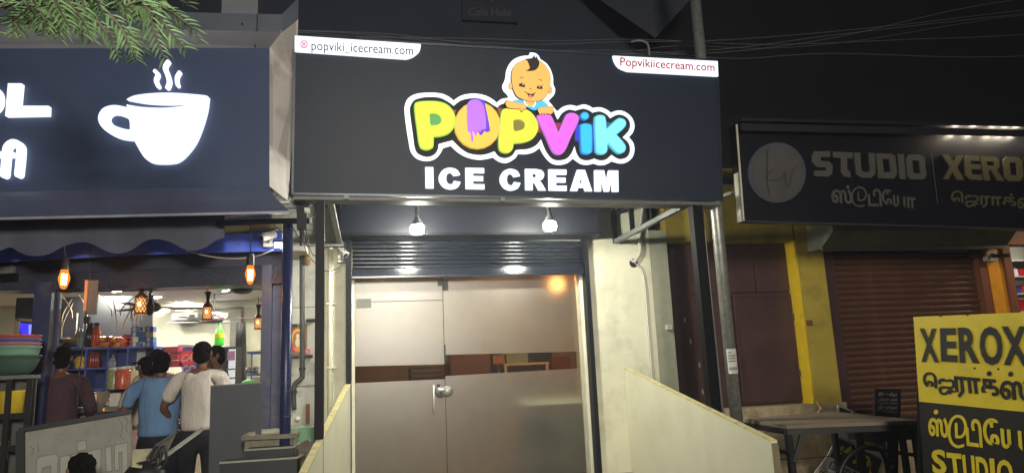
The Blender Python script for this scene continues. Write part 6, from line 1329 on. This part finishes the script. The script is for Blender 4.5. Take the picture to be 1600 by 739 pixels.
    if legs:
        tn = {'w': ((0, 0, 1.0), .15*b, .112*b), 'p': ((0, 0, .9), .16*b, .12*b)}; te = [('w', 'p')]
        for s, sx in (('L', -1), ('R', 1)):
            tn[s+'h'] = ((sx*.095, 0, .80), .10*b, .10*b); tn[s+'k'] = ((sx*.112, .02, .48), .078, .08); tn[s+'a'] = ((sx*.117, -.02, .13), .062, .066)
            te += [('p', s+'h'), (s+'h', s+'k'), (s+'k', s+'a')]
        if skirt is None: skin_mesh('trousers', tn, te, 'p', trousers, t, T, 1)
        else: MB().lathe(T @ Vector((0, 0, .35)), [(.26*k, 0), (.22*k, .25*k), (.18*k, .5*k), (.15*k, .62*k)], 16).build('skirt', skirt, t, smooth=True)
    return t
def cloth(name, c, **k): return mat(name, c, .9, 0, .16, 7, .9, stretch=(1.6, 1.6, .5), **k)
hang = {'L': ((-.25, .0, 1.12), (-.24, .06, .88)), 'R': ((.25, .0, 1.12), (.24, .06, .88))}
person('person in a maroon shirt seen from behind at the near counter', 97, 545, 7.55, 0, cloth('maroon_shirt', S(72, 48, 58)), cloth('checked_dark', S(60, 60, 74)),
       {'L': ((-.27, .05, 1.15), (-.20, .28, 1.05)), 'R': ((.27, .05, 1.15), (.18, .28, 1.05))}, build=1.1, long_sleeve=True)
person('person in dark clothes half hidden behind the left blue post', 66, 556, 7.95, .5, cloth('dark_blouse', S(84, 70, 70)), cloth('dark_trousers', S(34, 34, 42)), hang, hair='long')
person('person in a blue short-sleeved shirt reaching left towards the counter', 253, 553, 7.3, .18, cloth('blue_shirt', S(104, 138, 180)), cloth('navy_trousers', S(26, 28, 44)),
       {'L': ((-.33, .02, 1.16), (-.47, .16, 1.0)), 'R': ((.26, .06, 1.13), (.18, .28, 1.08))}, build=1.2)
person('person in a pale checked shirt seen from behind, hand on hip', 316, 537, 7.1, -.1, cloth('white_shirt', S(206, 200, 192)), cloth('black_trousers', S(34, 34, 40)),
       {'L': ((-.34, .0, 1.14), (-.30, .14, 1.02)), 'R': ((.25, .05, 1.12), (.14, .26, 1.08))}, build=1.08)
person('person in a black shirt with a beard, facing the others by the fridges', 340, 543, 8.3, 2.1, cloth('black_shirt', S(38, 36, 44)), cloth('dark_trousers', S(34, 34, 42)),
       {'L': ((-.24, .08, 1.14), (-.14, .26, 1.16)), 'R': ((.24, .08, 1.14), (.14, .26, 1.16))})
person('person in a pale top, pink skirt and dark cap left of the blue shirt', 231, 560, 7.9, .9, cloth('pale_top', S(186, 176, 160)), None,
       {'L': ((-.24, .10, 1.14), (-.16, .32, 1.1)), 'R': ((.24, .10, 1.14), (.14, .32, 1.1))}, hair='cap', build=.9, skirt=cloth('pink_skirt', S(200, 164, 160)))
person('person with short dark hair mostly hidden behind the man in blue', 246, 548, 8.7, .4, cloth('pale_yellow_shirt', S(190, 176, 140)), cloth('dark_trousers', S(34, 34, 42)), {'L': ((-.25, .0, 1.12), (-.24, .06, .88)), 'R': ((.25, .02, 1.16), (.3, .1, 1.1))})
person('person with black hair at the bottom edge, in front of the grey lettered board', 130, 713, 4.9, .6, cloth('front_shirt', S(60, 62, 70)), cloth('dark_trousers', S(34, 34, 42)), hang, hair='long', floor=-.45)
bpd = thing('cardboard_box', PY(262, 705, 7.9), 'brown cardboard box on the floor between the two customers', 'box')
p = PY(262, 720, 7.9); MB().box(p.x-.15, p.x+.15, 7.9, 8.2, .2, p.z+.28).build('body', mat('cardboard', S(160, 124, 90), .8), bpd)
for i, dx in enumerate((-.15, .02)): MB().box(p.x+dx, p.x+dx+.13, 7.87, 7.93, p.z+.281, p.z+.287).build('flap', mat('cardboard', S(160, 124, 90)), bpd)

# ================================================================== TREE
LEAF = mat('neem_leaf', S(128, 164, 112), .5, 0, .3, 8, .0)
_lb = LEAF.node_tree.nodes['Principled BSDF']; _lb.inputs['Subsurface Weight'].default_value = .0
BARK = mat('twig_bark', S(120, 116, 98), .8, 0, .2, 20, .3)
tr = thing('neem_tree', (-4.6, 2.6, 0), 'neem tree outside the frame whose leafy twigs hang in front of the cafe sign', 'tree')
MB().tube([(-4.6, 2.6, 0), (-4.55, 2.65, 1.6), (-4.4, 2.8, 3.2), (-3.9, 3.0, 4.2), (-3.0, 3.2, 4.75)], [.2, .16, .14, .1, .07], 12).build('trunk', BARK, tr, smooth=True)
for pts in ([(-3.9, 3.0, 4.2), (-2.6, 3.2, 4.7), (-1.6, 3.3, 4.45), (-.9, 3.3, 4.1)], [(-4.0, 3.0, 4.1), (-3.0, 3.4, 4.3), (-2.2, 3.5, 4.1), (-1.7, 3.5, 3.7)], [(-3.0, 3.2, 4.75), (-2.0, 3.0, 5.0), (-1.2, 3.2, 4.7)]):
    MB().tube([Vector(p) for p in ocrv(pts, 5)], [.05]*8+[.03]*9 if len(pts) > 3 else [.04]*11, 8).build('limb', BARK, tr, smooth=True) if False else MB().tube([Vector(p) for p in pts], [.05, .035, .022, .012][:len(pts)], 8).build('limb', BARK, tr, smooth=True)
def spray(pts, Y, L, sp, rnd):
    P3 = [Vector(p) for p in ocrv([tuple(PY(q[0], q[1], Y+.05*i)) for i, q in enumerate(pts)], 8)]
    mb = MB(); mb.tube(P3, [.0065-.0045*i/len(P3) for i in range(len(P3))], 4); mb.cur = 1; acc = 0; n = 0; side = 1
    tot = sum((P3[i+1]-P3[i]).length for i in range(len(P3)-1)); run = 0
    for i in range(len(P3)-1):
        seg = (P3[i+1]-P3[i]); l = seg.length; d = seg.normalized(); run += l
        while acc < l:
            base = P3[i]+d*acc; fr_ = (run/tot); s_ = L*(1.1-.55*max(0, fr_-.4))*rnd.uniform(.6, 1.25)
            side = -side; lat = Vector((side, rnd.uniform(-.7, .7), rnd.uniform(-.1, .5))); lat = (lat-d*lat.dot(d)).normalized()
            dr = (lat*.85+d*.6+Vector((0, 0, -.15))).normalized(); up = dr.cross(d).normalized()
            w = dr.cross(up).normalized()*s_*.105; c1 = base+dr*s_*.35; c2 = base+dr*s_*.7+d*s_*.12; tip = base+dr*s_+d*s_*.30
            f = up*s_*.04
            mb.add([base, c1+w+f, c2+w*.8+f, tip, c2-w*.8+f, c1-w+f, c1-f*.6, c2-f*.6], [(0, 6, 1), (1, 6, 7, 2), (2, 7, 3), (3, 7, 4), (4, 7, 6, 5), (5, 6, 0)])
            acc += sp
        acc -= l
    return mb.build('leaf_spray', [BARK, LEAF], tr)
rnd = random.Random(3)
main = [([(232, 8), (245, 22), (262, 45), (278, 64), (292, 80)], 3.3), ([(214, 0), (232, 18), (240, 45), (248, 70), (257, 91)], 3.2), ([(170, 20), (190, 45), (200, 68), (210, 85), (213, 96)], 3.3), ([(150, 30), (170, 55), (180, 74), (186, 92)], 3.4),
 ([(196, 10), (225, 0), (262, -4), (285, 2), (295, 10)], 3.2), ([(255, 12), (270, 20), (290, 36), (303, 48), (311, 63)], 3.5), ([(190, 40), (208, 60), (220, 78), (222, 86)], 3.7), ([(84, -5), (92, 12), (100, 28), (109, 44)], 3.1),
 ([(104, 0), (118, 18), (130, 34), (138, 50)], 3.2), ([(50, 8), (40, 18), (30, 26), (20, 34)], 3.3), ([(60, 10), (66, 30), (68, 45), (66, 58)], 3.5), ([(0, 10), (14, 2), (26, -4)], 3.1), ([(90, 30), (92, 45), (93, 62)], 3.6), ([(120, 40), (132, 52), (142, 66)], 3.6)]
for pts, Y in main: spray(pts, Y, .062, .013, rnd)
for i in range(26):
    x = rnd.uniform(15, 135); y = rnd.uniform(0, 30); spray([(x, y), (x+rnd.uniform(-8, 8), y+12), (x+rnd.uniform(-14, 16), y+rnd.uniform(20, 30))], rnd.uniform(3.3, 4.2), rnd.uniform(.05, .065), .017, rnd)
for i in range(48):
    x = rnd.uniform(18, 250); y = rnd.uniform(-25, 22); dx = rnd.uniform(-14, 26); dy = rnd.uniform(22, 40) if x < 150 or x > 160 else rnd.uniform(26, 46)
    if x > 215: y -= 14
    spray([(x, y), (x+dx*.4, y+dy*.4), (x+dx, y+dy)], rnd.uniform(3.3, 4.4), rnd.uniform(.05, .07), .017, rnd)

# ================================================================== HAZE BOX added to make a glow around the lit signs
hm = bpy.data.materials.new('glow_haze'); hm.use_nodes = True; hn = hm.node_tree; hn.nodes.clear()
ho = hn.nodes.new('ShaderNodeOutputMaterial'); hv = hn.nodes.new('ShaderNodeVolumePrincipled'); hv.inputs['Color'].default_value = (.82, .88, 1, 1); hv.inputs['Density'].default_value = .0045; hv.inputs['Anisotropy'].default_value = .6
hn.links.new(hv.outputs[0], ho.inputs['Volume'])
MB().box(-62, 62, -42, 62, -1.3, 10.5).build('haze', hm, kind='stuff')
